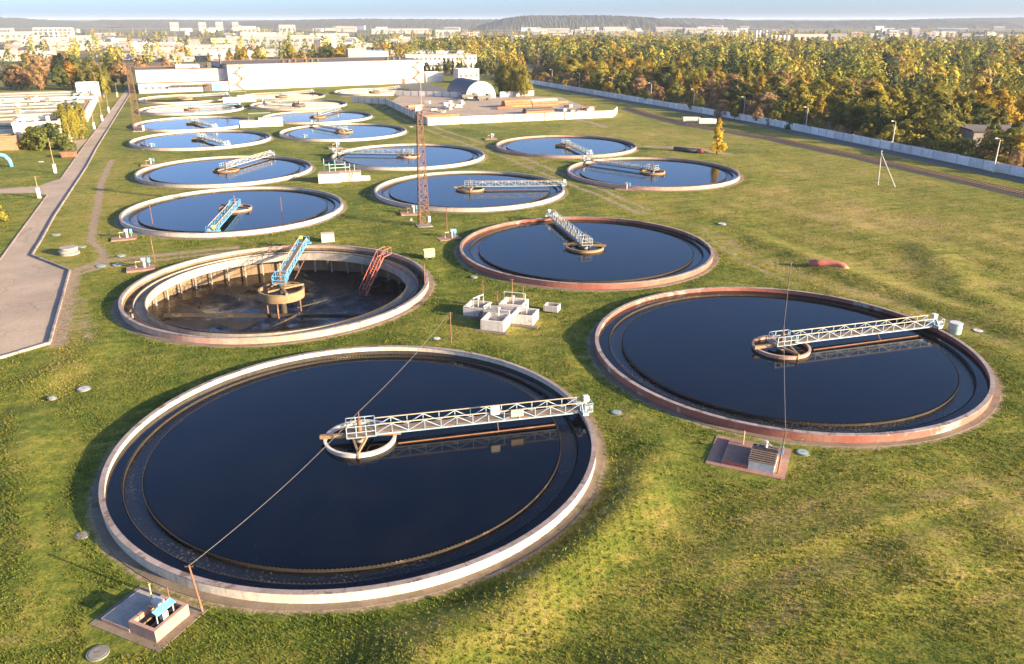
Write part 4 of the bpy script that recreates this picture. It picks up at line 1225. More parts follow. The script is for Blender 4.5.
sheet('hall_road', [(-50.65, 480.32), (-20.35, 397.54), (-28.50, 389.44), (-40.68, 417.79), (-64.98, 457.55), (-67.58, 476.37)], 0.024, 'dark_asphalt')

# street lamps along the fence
def lamp(h, label):
    t = thing('street_lamp', label, 'street lamp', (0, 0, 0), 0, 'street lamps along the boundary fence')
    MB().tube([(0, 0, 0), (0, 0, h * 0.55), (0, 0, h)], 0.15, 8, 0.09).build('pole', 'white_concrete', t)
    MB().tube([(0, 0, h), (0.0, 0.0, h + 0.25), (-1.0, 0.0, h + 0.4)], 0.05, 6).build('arm', 'grey_steel', t)
    MB().add([(-1.0, -0.14, h + 0.34), (-1.75, -0.14, h + 0.40), (-1.75, 0.14, h + 0.40), (-1.0, 0.14, h + 0.34), (-1.0, -0.10, h + 0.5), (-1.7, -0.08, h + 0.5), (-1.7, 0.08, h + 0.5), (-1.0, 0.10, h + 0.5)],
             [(0, 3, 2, 1), (4, 5, 6, 7), (0, 1, 5, 4), (1, 2, 6, 5), (2, 3, 7, 6), (3, 0, 4, 7)]).build('lamp_head', 'white_paint', t)
    return t
lamp0 = None
LAMPS = [(114.65, 188.81), (105.68, 223.12), (94.88, 261.27), (84.68, 297.49), (73.84, 332.59), (62.12, 366.94), (48.67, 401.44), (35.67, 438.12), (22.85, 470.95), (10.49, 509.83)]
ORD = ['nearest', 'second', 'third', 'fourth', 'fifth', 'sixth', 'seventh', 'eighth', 'ninth', 'tenth']
for i, p in enumerate(LAMPS):
    o = lamp(7.6, '') if lamp0 is None else copy_tree(lamp0)
    lamp0 = lamp0 or o
    o['label'] = ('nearest pale street lamp' if i == 0 else ORD[i] + ' street lamp from the right') + ' along the white boundary fence'
    o.location = (p[0], p[1], 0)
    o.rotation_euler = (0, 0, math.atan2(-fn.y, -fn.x))
# braced timber pole
t = thing('braced_pole', 'A-shaped pole of two leaning concrete posts on the grass by the railway', 'pole', (80.84, 173.98))
hp = 7.51
e2 = (83.43, 171.16)
d2 = (e2[0] - (80.84, 173.98)[0], e2[1] - (80.84, 173.98)[1])
MB().tube([(0, 0, -0.2), (-0.45, 0, hp)], 0.12, 8, 0.08).build('pole', 'white_concrete', t)
MB().tube([(d2[0], d2[1], -0.2), (-0.38, 0.05, hp - 0.7)], 0.12, 8, 0.08).build('brace', 'white_concrete', t)
MB().bar((-0.8, 0, hp - 0.3), (0.0, 0, hp - 0.3), 0.08).build('cross_arm', 'rust', t)
# road-side poles with white concrete feet
def road_pole(p, h, label, foot=True):
    t = thing('road_pole', label, 'pole', p, 0, 'poles along the left road')
    MB().tube([(0, 0, 2.1), (0, 0, h)], 0.13, 8, 0.09).build('shaft', 'timber', t)
    MB().box(-0.24, 0.24, -0.24, 0.24, -0.1, 2.1).build('concrete_foot', 'white_paint', t)
    MB().bar((-0.3, 0, h - 0.3), (0.9, 0, h - 0.1), 0.07).build('arm', 'timber', t)
for p, h, lab in (((-96.40, 159.70), 4.48, 'nearest pole with white foot at the road junction'), ((-108.45, 188.14), 7.69, 'second pole with white foot on the left lawn'),
                  ((-139.58, 270.16), 9.97, 'pole with white foot beside the birches'), ((-147.86, 292.83), 16.83, 'tall pole left of the far road'),
                  ((-159.02, 321.25), 7.76, 'short pole left of the far road'), ((-187.40, 389.44), 6.36, 'lamp pole at the far end of the left road'),
                  ((-131.60, 239.72), 5.23, 'pole with white foot under the birches')):
    road_pole(p, h, lab)

# ------------------------------------------------------------------ buildings
def wall_block(root, x0, x1, y0, y1, z0, z1, m, roof='roof_felt', par=0.5):
    w = MB().box(x0, x1, y0, y1, z0, z1).build('wall', m, root)
    r = MB().box(x0 + 0.3, x1 - 0.3, y0 + 0.3, y1 - 0.3, z1 + 0.003, z1 + 0.1).build('roof', roof, root)
    p = MB()
    for (a, b, c, d) in ((x0 - 0.12, x1 + 0.12, y0 - 0.12, y0 + 0.3), (x0 - 0.12, x1 + 0.12, y1 - 0.3, y1 + 0.12), (x0 - 0.12, x0 + 0.3, y0 + 0.301, y1 - 0.301), (x1 - 0.3, x1 + 0.12, y0 + 0.301, y1 - 0.301)):
        p.box(a, b, c, d, z1 + 0.102, z1 + par)
    p.build('parapet', 'rust' if par < 0.4 else m, r)
    return w, r
win_cache = {}
def window(root, x, z, w, h, y, m='glass', frame='white_paint'):
    key = (w, h, m, frame)
    if key not in win_cache:
        f = MB().box(-w / 2 - 0.12, w / 2 + 0.12, -0.10, -0.004, -h / 2 - 0.12, -h / 2).box(-w / 2 - 0.12, w / 2 + 0.12, -0.10, -0.004, h / 2, h / 2 + 0.12)
        f.box(-w / 2 - 0.12, -w / 2, -0.10, -0.004, -h / 2, h / 2).box(w / 2, w / 2 + 0.12, -0.10, -0.004, -h / 2, h / 2).box(-0.04, 0.04, -0.09, -0.052, -h / 2, h / 2)
        win_cache[key] = (f.mesh('window', frame), MB().box(-w / 2, w / 2, -0.05, -0.006, -h / 2, h / 2).mesh('pane', m))
    f = link('window', win_cache[key][0], root)
    f.location = (x, y, z)
    link('pane', win_cache[key][1], f)
def fire_escape(root, x, y, z0, floors, fh, m='deck'):
    b = MB()
    for k in range(floors):
        z = z0 + k * fh
        s = 1 if k % 2 else -1
        b.bar((x - 1.8 * s, y - 0.6, z), (x + 1.8 * s, y - 0.6, z + fh), 0.4, 0.16)
        b.bar((x - 1.8 * s, y - 0.98, z + 1), (x + 1.8 * s, y - 0.98, z + fh + 1), 0.12)
        b.box(x + 1.8 * s - 1.0, x + 1.8 * s + 1.0, y - 1.1, y - 0.01, z + fh - 0.3, z + fh)
        b.bar((x + 1.8 * s - 1.0, y - 1.05, z + fh + 1), (x + 1.8 * s + 1.0, y - 1.05, z + fh + 1), 0.08)
        for xx in (-1.0, 1.0):
            b.bar((x + 1.8 * s + xx, y - 1.05, z0 - fh * 0), (x + 1.8 * s + xx, y - 1.05, z + fh + 1), 0.16)
    b.build('fire_escape', m, root)

pA, pB = Vector((-146.48, 427.08)), Vector((-51.65, 484.33))
hl_ang = math.atan2(pB.y - pA.y, pB.x - pA.x)
HL = (pB - pA).length
hall = thing('factory_hall', 'long blank white hall with rusty fire stairs at both ends behind the tanks', 'building', (pA.x, pA.y, 0), hl_ang)
HH = 12.56
wall_block(hall, 0, HL, 0, 46, 0, HH, 'facade', par=0.35)
for row, z in enumerate((HH * 0.30, HH * 0.56, HH * 0.82)):
    for i in range(24):
        x = 10 + (HL - 20) * i / 23
        window(hall, x, z, 1.9, 1.7, 0, 'window_infill', 'facade')
fire_escape(hall, 5.5, 0, 0, 4, HH / 4.3)
fire_escape(hall, HL - 4.5, 0, 0, 4, HH / 4.3)
MB().box(HL - 14, HL - 12, -0.1, -0.003, 0, 2.6).build('door', 'rust', hall)
for i in range(9):
    x = 30 + i * 4.2 if i < 6 else 60 + i * 5
    MB().tube([(x, 4 + (i % 3) * 3, HH), (x, 4 + (i % 3) * 3, HH + 1.6)], 0.9, 12).build('roof_vent', 'dark_steel', hall)
MB().tube([(-1.0, 10, 0), (-1.0, 10, HH + 5)], 0.55, 10).build('chimney', 'dark_steel', hall)
pC = Vector((-185.74, 408.87))
wing = thing('hall_wing', 'lower white wing with flat dark roof and lean-to left of the long hall', 'building', (pC.x, pC.y, 0), math.atan2(pA.y - pC.y, pA.x - pC.x))
WLn = (pA - pC).length
WH = 10.65
wall_block(wing, 0, WLn - 0.2, 5, 34, 0, WH, 'facade', par=0.35)
wall_block(wing, 0.2, WLn - 0.5, 0, 4.98, 0, WH * 0.42, 'facade', par=0.35)
for i in range(4):
    window(wing, 3.5 + i * 3.2, WH * 0.22, 1.5, 1.3, 0, 'glass', 'facade')
MB().box(WLn - 13, WLn - 8.5, -0.12, -0.003, 0, 4.0).build('dark_gate', 'dark_steel', wing)
MB().box(WLn - 8.2, WLn - 3.5, -0.14, -0.003, 0, 4.2).build('blue_gate', 'sky_paint', wing)
MB().box(WLn * 0.36, WLn * 0.78, -3.5, -0.003, 3.3, 3.6).build('canopy', 'rust', wing)
for i in range(5):
    MB().bar((WLn * (0.37 + 0.10 * i), -3.3, 0), (WLn * (0.37 + 0.10 * i), -3.3, 3.3), 0.2).build('canopy_post', 'rust', wing)
MB().box(WLn - 9, WLn - 7, 6, 8, WH, WH + 3.2).build('roof_hut', 'dark_steel', wing)
MB().box(WLn * 0.45, WLn * 0.72, 16, 24, WH, WH + 1.8).build('rooflight', 'facade', wing)
# hangar
hg = thing('arched_hangar', 'arched hangar with dark skin and bright white end wall at the yard', 'hangar', (-14.53, 384.21), R(24))
hr = 7.61 * 1.0
rr = 15.24 / 2
b = MB()
n = 24
def arc(i): 
    t = math.pi * i / n
    return (-rr * math.cos(t), hr * math.sin(t) ** 0.9)
for i in range(n):
    (x0, z0), (x1, z1) = arc(i), arc(i + 1)
    o = len(b.v)
    b.v += [(x0, 0, z0), (x1, 0, z1), (x1, 26, z1), (x0, 26, z0)]
    b.f.append((o, o + 1, o + 2, o + 3))
b.build('arched_skin', 'hangar_skin', hg, True)
b = MB()
b.v = [(arc(i)[0] * 0.985, -0.05, arc(i)[1] * 0.985) for i in range(n + 1)] + [(arc(i)[0] * 0.985, 0.25, arc(i)[1] * 0.985) for i in range(n + 1)]
b.f = [tuple(range(n + 1)), tuple(range(2 * n + 1, n, -1))]
b.build('end_wall', 'facade', hg)
b2 = MB()
b2.v = [(v[0], 25.9, v[2]) for v in b.v[:n + 1]]
b2.f = [tuple(range(n, -1, -1))]
b2.build('end_wall', 'facade', hg)
MB().box(-2.4, 2.4, -0.12, -0.052, 0, 4.2).build('gate', 'white_paint', hg)

def simple_building(name, label, cat, p, rz, w, d, h, m='facade', roof='roof_felt', wins=0, rows=1, group=None):
    t = thing(name, label, cat, p, rz, group)
    wall_block(t, -w / 2, w / 2, 0, d, 0, h, m, roof, par=0.45)
    for r_ in range(rows if wins else 0):
        for i in range(wins):
            window(t, -w / 2 + w * (i + 0.5) / wins, h * (r_ + 0.55) / rows, w / wins * 0.5, min(1.6, h / rows * 0.45), 0, 'glass', 'facade')
    return t
simple_building('garage_block', 'small white flat-roofed block at the right end of the hall', 'building', (-45.57, 488.41), R(24), 10.65, 8, 5.07, wins=0)
simple_building('substation_block', 'white box-shaped block behind the arched hangar', 'building', (-25.04, 480.32), R(24), 12.81, 8, 7.47, wins=4, rows=1)
simple_building('office_block', 'wide low white office block behind the right end of the hall', 'building', (-52.09, 617.61), R(12), 52.84, 20, 9.84, wins=16, rows=2)
simple_building('office_block', 'upper white storey block behind the wide office', 'building', (-65.30, 715.16), R(10), 48.98, 16, 9.32, wins=12, rows=2)
simple_building('workshop', 'small pink block with rooftop just above the hall roof', 'building', (-123.51, 666.63), R(20), 14, 12, 12.5, 'pink_block')
simple_building('workshop', 'blue-roofed block just above the hall roof', 'building', (-110.73, 682.07), R(20), 20, 24, 10.5, 'grey_block', 'blue_roof')
bb = simple_building('pump_house', 'bright white tower-like pump house at the far end of the left road', 'building', (-188.09, 364.59), R(24), 8.91, 9, 7.67, wins=0)
window(bb, 0.5, 4.0, 1.6, 2.0, 0)
MB().box(3.5, 5.0, -0.1, -0.003, 0, 2.4).build('door', 'rust', bb)

# blower house in front of the aeration basin
bh = thing('blower_house', 'white-walled building with dark sunken roof and shrubs at its foot, far left', 'building', (-141.86, 229.69), R(24))
BW, BH_ = 11.54, 5.87
wall_block(bh, 0, BW, 0, 13, 0, BH_, 'facade', par=0.9)
for i in range(3):
    MB().tube([(2.5 + 3.0 * i, 4 + i, BH_), (2.5 + 3.0 * i, 4 + i, BH_ + 1.8)], 0.6, 10).build('roof_vent', 'white_paint', bh)
MB().bar((0.2, 12.5, BH_ + 1.4), (BW - 0.2, 12.5, BH_ + 1.4), 0.4).build('roof_pipe', 'teal_paint', bh)
for i in range(2):
    window(bh, 3.0 + i * 5, BH_ * 0.55, 1.6, 1.8, 0)
MB().box(BW + 0.003, BW + 0.10, 4, 6, 0, 2.6).build('door', 'rust', bh)
ab = thing('aeration_basin', 'wide concrete aeration basin with many pale walkways at the far left', 'basin', (-141.86, 229.69), R(24))
by0, by1, bx0, bx1, bz = 13.2, 150.0, -150.0, BW + 4, 3.6
MB().box(bx1 - 0.8, bx1, by0, by1, 0, bz).box(bx0, bx1 - 0.81, by0, by0 + 0.8, 0, bz).box(bx0, bx1 - 0.81, by1 - 0.8, by1, 0, bz).build('basin_wall', 'white_concrete', ab)
MB().box(bx0, bx1 - 0.81, by0 + 0.81, by1 - 0.81, 0, bz - 1.2).build('basin_water', 'water', ab)
k = 0
yy = by0 + 5
while yy < by1 - 3:
    wk = MB().box(bx0, bx1 - 9, yy, yy + 1.1, bz - 1.19, bz + 0.1).build('walkway', 'basin_concrete', ab)
    rb = MB()
    for s in (0.1, 1.0):
        rb.bar((bx0, yy + s, bz + 1.2), (bx1 - 9, yy + s, bz + 1.2), 0.06)
        for i in range(30):
            x = bx0 + (bx1 - 9 - bx0) * i / 30
            rb.bar((x, yy + s, bz + 0.1), (x, yy + s, bz + 1.2), 0.05)
    rb.build('railing', 'grey_steel' if k % 2 else 'timber', wk)
    if k % 3 == 0:
        MB().tube([(bx0, yy + 3.0, bz + 0.6), (bx1 - 10, yy + 3.0, bz + 0.6)], 0.35, 8).build('air_pipe', 'silver' if k % 2 else 'teal_paint', ab)
    yy += 4.6
    k += 1
for (x0, x1, m) in ((bx1 - 8.9, bx1 - 6.2, 'basin_concrete'), (bx1 - 3.2, bx1 - 1.4, 'timber')):
    MB().box(x0, x1, by0 + 1, by1 - 1, bz - 0.8, bz + 0.25).build('channel_cover', m, ab)
MB().tube([(bx1 - 5, by0 + 1, bz + 0.8), (bx1 - 5, by1 - 2, bz + 0.8)], 0.45, 8).build('air_pipe', 'teal_paint', ab)
rq = random.Random(8)
for i in range(70):
    x, y = rq.uniform(bx1 - 90, bx1 - 8), by0 + 5 + 4.6 * rq.randrange(28)
    w_ = rq.uniform(0.4, 1.6)
    MB().box(x, x + w_, y + 0.2, y + 0.9, bz + 0.11, bz + rq.uniform(0.9, 2.6)).build('gate_valve', rq.choice(['dark_steel', 'rust', 'white_concrete', 'teal_paint', 'timber']), ab)
for i in range(7):
    MB().box(bx1 - 8, bx1 - 2, by0 + 6 + i * 18, by0 + 9 + i * 18, bz + 0.26, bz + 1.3).build('gate_housing', 'dark_steel' if i % 2 else 'concrete', ab)
tag(MB().tube([(-14, 108, bz + 0.9), (18, 108, bz + 0.9)], 0.7, 10).build('main_pipe', 'blue_paint', ab), 'thick blue pipe at the back of the basin')
# blue pipe loop and hut at the left edge
t = MB().tube([(-3, 0, 1.0), (-1.6, 0, 2.4), (0, 0, 3.0), (1.4, 0, 2.7), (2.2, 0, 1.6), (2.4, 0, 0)], 0.5, 14).build('blue_pipe_bend', 'sky_paint', None, True)
t.location = (*(-126.39, 196.42), 0); t.rotation_euler = (0, 0, R(10))
tag(t, 'big pale blue pipe bend rising from the lawn at the left edge', 'pipe')
simple_building('brick_hut', 'small tan hut with dark roof left of the white blower building', 'building', (-140.55, 222.21), R(24), 6, 5, 3.6, 'timber')
t = thing('waste_bin', 'brown metal waste container on the lawn below the birches', 'container', (-117.49, 211.83), R(24))
MB().add([(-1.7, -1.1, 0.1), (1.7, -1.1, 0.1), (1.7, 1.1, 0.1), (-1.7, 1.1, 0.1), (-1.9, -1.3, 1.5), (1.9, -1.3, 1.5), (1.9, 1.3, 1.5), (-1.9, 1.3, 1.5)], [(0, 3, 2, 1), (4, 5, 6, 7), (0, 1, 5, 4), (1, 2, 6, 5), (2, 3, 7, 6), (3, 0, 4, 7)]).build('bin', 'rust', t)
MB().bar((-1.95, -1.33, 1.5), (1.95, -1.33, 1.5), 0.12).build('rim', 'rust', t)

# ------------------------------------------------------------------ yard contents
rp = random.Random(5)
pipe_me = MB().tube([(-6, 0, 0), (6, 0, 0)], 0.52, 14).mesh('rusty_pipe', 'rust_bright')
def pipe(p, z, rz, lab, m=None):
    o = link('rusty_pipe', pipe_me)
    o.location = (p[0], p[1], z)
    o.rotation_euler = (0, 0, rz)
    if m: set_mat(o, m)
    tag(o, lab, 'pipe', 'pipes stacked in the yard')
base = Vector((7.60, 344.72))
for lvl, nrow in enumerate((5, 4, 3)):
    for end in (-1, 1):
        for i in range(nrow):
            p = base + Vector((U.x, U.y)) * (end * 6.2) + Vector((W.x, W.y)) * (-2 + (i + lvl * 0.5) * 1.08)
            white = lvl == 2 and end == 1
            pipe(p, 0.54 + lvl * 0.92, GA + rp.uniform(-0.01, 0.01), 'cream pipe on top of the rusty pipe stack' if white else 'rusty orange pipe in the big stack in the yard', 'rail_paint' if white else None)
base = Vector((10.93, 317.64))
for lvl, nrow in enumerate((4, 3)):
    for i in range(nrow):
        p = base + Vector((W.x, W.y)) * ((i + lvl * 0.5) * 1.08)
        pipe(p, 0.54 + lvl * 0.92, GA, 'rusty pipe in the low stack just behind the front yard fence' if lvl == 0 else 'dark pipe on top of the low stack behind the front fence', None if lvl == 0 else 'dark_steel')
blk = MB().box(-1.2, 1.2, -0.6, 0.6, 0, 1.1).mesh('concrete_block', 'white_concrete')
blk2 = MB().box(-1.6, 1.6, -0.8, 0.8, 0, 0.6).mesh('concrete_block', 'concrete')
for i in range(34):
    if i < 12:
        p = Vector((26.08, 326.82)) + Vector((rp.uniform(-6, 6), rp.uniform(-4, 5))); lab = 'pale concrete block in the heap at the right of the yard'
    else:
        q = rp.random()
        p = Vector((-34.14, 319.43)).lerp(Vector((-29.50, 359.99)), q) + Vector((rp.uniform(-9, 9), rp.uniform(-9, 9))); lab = 'concrete block lying in the left part of the yard'
    o = link('concrete_block', blk if i % 2 else blk2)
    o.location = (p.x, p.y, 0.03 + (1.1 if i % 5 == 4 else 0))
    o.rotation_euler = (0, 0, rp.uniform(0, 3))
    tag(o, lab, 'concrete block', 'concrete blocks stored in the yard')
t = thing('sheet_pile_stack', 'flat stack of orange rusty sheets behind the front left yard corner', 'steel stack', (-27.63, 299.07), GA)
for i in range(4):
    MB().box(-8, 8, -2.2 + 0.1 * i, 2.2 - 0.05 * i, 0.05 + 0.42 * i, 0.42 + 0.42 * i).build('steel_sheet', 'rust_bright', t)
for q_, (pp, nn, lab) in enumerate((((20.75, 353.29), 3, 'short rusty beam heap right of the big pipe stack'), ((-2.87, 334.55), 2, 'rusty beam heap left of the low pipe stack'), ((-40.25, 338.55), 3, 'rusty beam heap inside the left yard fence'), ((32.00, 334.55), 2, 'rusty beam heap at the right end of the yard'))):
    t = thing('beam_heap', lab, 'steel beams', pp, GA + 0.2 * q_)
    for i in range(nn * 3):
        x_, y_ = rp.uniform(-1, 1), (i % (nn + 1)) * 0.7
        MB().bar((x_ - 4, y_, 0.25 + 0.42 * (i // (nn + 1))), (x_ + 4, y_ + rp.uniform(-0.4, 0.4), 0.25 + 0.42 * (i // (nn + 1))), 0.45, 0.38).build('beam', 'rust_bright' if i % 3 else 'rust', t)
def truck(p, rz, lab):
    t = thing('truck', lab, 'truck', p, rz, 'trucks parked in the yard')
    MB().add([(2.2, -1.15, 0.7), (4.2, -1.15, 0.7), (4.2, 1.15, 0.7), (2.2, 1.15, 0.7), (2.2, -1.1, 2.7), (3.7, -1.1, 2.7), (3.7, 1.1, 2.7), (2.2, 1.1, 2.7), (4.2, -1.15, 1.6), (4.2, 1.15, 1.6)],
             [(0, 3, 2, 1), (4, 5, 6, 7), (0, 1, 8, 5, 4), (1, 2, 9, 8), (8, 9, 6, 5), (2, 3, 7, 6, 9), (3, 0, 4, 7)]).build('cab', 'dark_steel', t)
    MB().box(-4.0, 2.0, -1.2, 1.2, 1.0, 1.25).box(-4.0, 2.0, -1.2, -1.1, 1.25, 2.2).box(-4.0, 2.0, 1.1, 1.2, 1.25, 2.2).box(-4.0, -3.9, -1.1, 1.1, 1.25, 2.2).build('bed', 'dark_steel', t)
    for x in (-2.8, -1.5, 3.2):
        for y in (-1.0, 1.0):
            MB().tube([(x, y - 0.16, 0.5), (x, y + 0.16, 0.5)], 0.5, 14).build('wheel', 'dark_steel', t)
    MB().add([(3.72, -0.95, 2.6), (4.21, -0.98, 1.68), (4.21, 0.98, 1.68), (3.72, 0.95, 2.6)], [(0, 1, 2, 3)]).build('windscreen', 'glass', t)
truck((-19.78, 376.62), GA + 0.1, 'dark truck parked left of the hangar end wall')
truck((-13.17, 371.72), GA + 0.3, 'dark truck parked before the hangar end wall')
for (p, lab) in (((64.31, 291.31), 'left white concrete trough beside the railway'), ((69.03, 286.83), 'right white concrete trough beside the railway')):
    t = thing('concrete_trough', lab, 'trough', p, GA - 0.45, 'concrete troughs by the railway')
    pit_box(MB(), -3, 3, -1.4, 1.4, 0, 1.5, 0.3).build('shell', 'white_concrete', t)
    MB().box(-2.69, 2.69, -1.09, 1.09, 0, 0.3).build('bottom', 'soil', t)
# ruined concrete wall in the wood, far right
t = thing('ruined_wall', 'grey ruined concrete building inside the wood at the right edge', 'ruin', (132.40, 224.04), R(-8))
MB().box(-4, 30, 0, 14, 0, 4.9).build('wall', 'concrete', t)
MB().box(-4.4, 30.4, -0.4, 14.4, 4.903, 5.4).build('roof_slab', 'roof_felt', t)
for i in range(9):
    MB().box(-3.8 + i * 3.7, -0.3 + i * 3.7, -0.12, -0.003, 0.3, 4.6).build('wall_panel', 'concrete', t)

# ------------------------------------------------------------------ trees
def crown_mesh(name, seed, h, r, nclump, nleaf, leaf, m, shape='oval', base=0.12):
    """leaf-sized quads gathered in clumps through the crown volume"""
    rs = np.random.RandomState(seed)
    P_, T_ = [], []
    k = 0
    while k < nclump:
        t = rs.uniform(0, 1)
        if shape == 'oval': w = np.sin(np.pi * (0.08 + 0.9 * t ** 0.85)) ** 0.75
        elif shape == 'cone': w = (1 - t) ** 0.8 * 0.97 + 0.05
        elif shape == 'spire': w = np.sin(np.pi * (0.12 + 0.88 * t ** 0.6)) ** 0.9
        elif shape == 'weep': w = (0.55 + 0.45 * np.sin(np.pi * t)) * (1 - t ** 5)
        else: w = np.sqrt(max(0, 1 - (t * 0.98) ** 2))
        w *= 0.82 + 0.36 * rs.rand()
        a = rs.uniform(0, 2 * np.pi)
        q = r * w * np.sqrt(rs.uniform(0.12, 1.0))
        c = np.array([q * np.cos(a), q * np.sin(a), h * (base + (1 - base) * t)])
        cr = r * (0.20 + 0.16 * rs.rand()) * (0.6 + 0.4 * w)
        tint = rs.uniform(0, 0.55)
        d = rs.normal(0, 1, (nleaf, 3))
        d /= np.linalg.norm(d, axis=1)[:, None]
        d *= cr * rs.uniform(0.35, 1.0, nleaf)[:, None] ** 0.6
        d[:, 2] *= 1.25 if shape in ('weep', 'spire') else 0.8
        P_.append(c + d)
        T_.append(tint + rs.uniform(0, 0.45, nleaf))
        k += 1
    C = np.concatenate(P_)
    C[:, 2] = np.clip(C[:, 2], 0.15, h * 1.05)
    T = np.concatenate(T_)
    O = C - np.array([0, 0, h * (base + 0.42 * (1 - base))])
    O[:, 2] *= 0.55
    return quads(name, C, T, leaf, m, rs, None, O)

def quads(name, C, T, leaf, m, rs, colr=None, O=None):
    n = len(C)
    nr = O / (np.linalg.norm(O, axis=1)[:, None] + 1e-6) * 1.15 + rs.normal(0, 0.45, (n, 3)) + np.array([0, 0, 0.25])
    nr /= np.linalg.norm(nr, axis=1)[:, None]
    a = np.cross(nr, rs.normal(0, 1, (n, 3))); a /= np.linalg.norm(a, axis=1)[:, None]
    b = np.cross(nr, a)
    s = (leaf * rs.uniform(0.6, 1.35, n))[:, None] if np.isscalar(leaf) else leaf[:, None]
    V = np.stack([C - a * s * 0.5, C + b * s * 0.32, C + a * s * 0.5, C - b * s * 0.32], 1).reshape(-1, 3)
    F = np.arange(4 * n).reshape(n, 4)
    if colr is not None:
        return np_mesh(name, V, F, m, None, np.repeat(colr, 4, 0))
    return np_mesh(name, V, F, m, {'tint': np.repeat(T, 4)})

def trunk_mesh(seed, h, r, m, limbs=5):
    rs = random.Random(seed)
    b = MB()
    lean = (rs.uniform(-0.04, 0.04) * h, rs.uniform(-0.04, 0.04) * h)
    b.tube([(0, 0, -0.2), (lean[0] * 0.3, lean[1] * 0.3, h * 0.35), (lean[0], lean[1], h * 0.85)], r, 7, r * 0.2)
    for i in range(limbs):
        z = h * rs.uniform(0.25, 0.65)
        a = rs.uniform(0, 6.28)
        l = h * rs.uniform(0.14, 0.26)
        b.tube([(lean[0] * z / h, lean[1] * z / h, z), (lean[0] + math.cos(a) * l * 0.6, lean[1] + math.sin(a) * l * 0.6, z + l * 0.5), (lean[0] + math.cos(a) * l, lean[1] + math.sin(a) * l, z + l * 1.0)], r * 0.38, 5, r * 0.08)
    return b.mesh('trunk', m, True)

KINDS = {  # name: (shape, h, r, clumps, leaves, leaf size, trunk, base)
    'birch': ('spire', 12.0, 2.7, 58, 42, 0.60, 'birch_bark', 0.14),
    'broad': ('oval', 10.0, 3.6, 60, 44, 0.64, 'bark', 0.16),
    'bush': ('dome', 4.2, 2.6, 34, 40, 0.46, 'bark', 0.03),
    'conifer': ('cone', 13.0, 2.7, 90, 40, 0.56, 'bark', 0.06),
    'weeping': ('weep', 14.0, 4.2, 120, 42, 0.60, 'birch_bark', 0.10),
}
CROWN, TRUNK = {}, {}
for kn, (shape, h, r, nc, nl, lf, bk, base_) in KINDS.items():
    for v in range(4 if kn in ('birch', 'broad') else 3):
        CROWN[kn, v] = crown_mesh('crown', 100 + v * 7 + len(kn) * 31, h, r, nc, nl, lf, LEAF['gold'], shape, base_)
        TRUNK[kn, v] = trunk_mesh(v * 3 + 1, h, 0.02 * h + 0.04, bk)
def tree(kind, colour, p, h, label, group=None, v=None, wide=1.0, name=None, rnd=random):
    v = rnd.randrange(4 if kind in ('birch', 'broad') else 3) if v is None else v
    nm = name or {'birch': 'birch_tree', 'broad': 'broadleaf_tree', 'bush': 'bush', 'conifer': 'conifer_tree', 'weeping': 'weeping_birch'}[kind]
    t = thing(nm, label, 'bush' if kind == 'bush' else 'tree', p, rnd.uniform(0, 6.28), group)
    s = h / KINDS[kind][1]
    t.scale = (s * wide, s * wide, s)
    link('trunk', TRUNK[kind, v], t)
    c = link('crown', CROWN[kind, v], t)
    set_mat(c, LEAF[colour])
    return t

rt_ = random.Random(11)
tree('conifer', 'yellow', (55.87, 217.77), 9.39, 'lone cone-shaped yellow tree on the grass by the right tank', v=1, wide=1.15, name='larch_tree')
for p, tp, lab in (((-4.39, 400.32), 62, 'leftmost'), ((-0.96, 394.81), 60, 'second from left'), ((2.41, 394.81), 63, 'third from left'), ((5.70, 389.44), 68, 'rightmost')):
    tree('weeping', 'lime', p, 15.50 * (1.0 if tp < 65 else 0.82), lab + ' of the four drooping birches right of the hangar', 'birches by the hangar', rnd=rt_)
for p, lab in (((-133.90, 241.83), 'leftmost'), ((-132.60, 243.97), 'middle'), ((-131.83, 247.26), 'rightmost')):
    tree('weeping', 'lime', p, 10.54, lab + ' of three yellowing birches beside the left road', 'birches by the left road', wide=0.8, rnd=rt_)
tree('birch', 'lime', (-191.30, 384.21), 14.23, 'tall pale birch beyond the white pump house', rnd=rt_)
tree('birch', 'olive', (-205.42, 417.79), 13, 'olive tree at the far end of the left road', rnd=rt_)
for p, c, hh, lab in (((-136.26, 225.89), 'gold', 4.2, 'yellow bush at the foot of the white blower building'), ((-134.00, 225.89), 'green', 6.0, 'dark green bush left of centre before the blower building'),
                      ((-132.02, 225.89), 'green', 6.2, 'dark green bush in the middle before the blower building'), ((-131.07, 227.77), 'dark', 5.8, 'dark green bush at the right before the blower building'),
                      ((-131.72, 231.63), 'green', 6.6, 'rightmost green bush at the corner of the blower building'), ((-91.99, 139.05), 'lime', 3.0, 'yellowish bush at the left edge of the near lawn'),
                      ((-124.56, 224.04), 'green', 3.2, 'green bush above the brown waste container')):
    tree('bush', c, p, hh, lab, rnd=rt_)
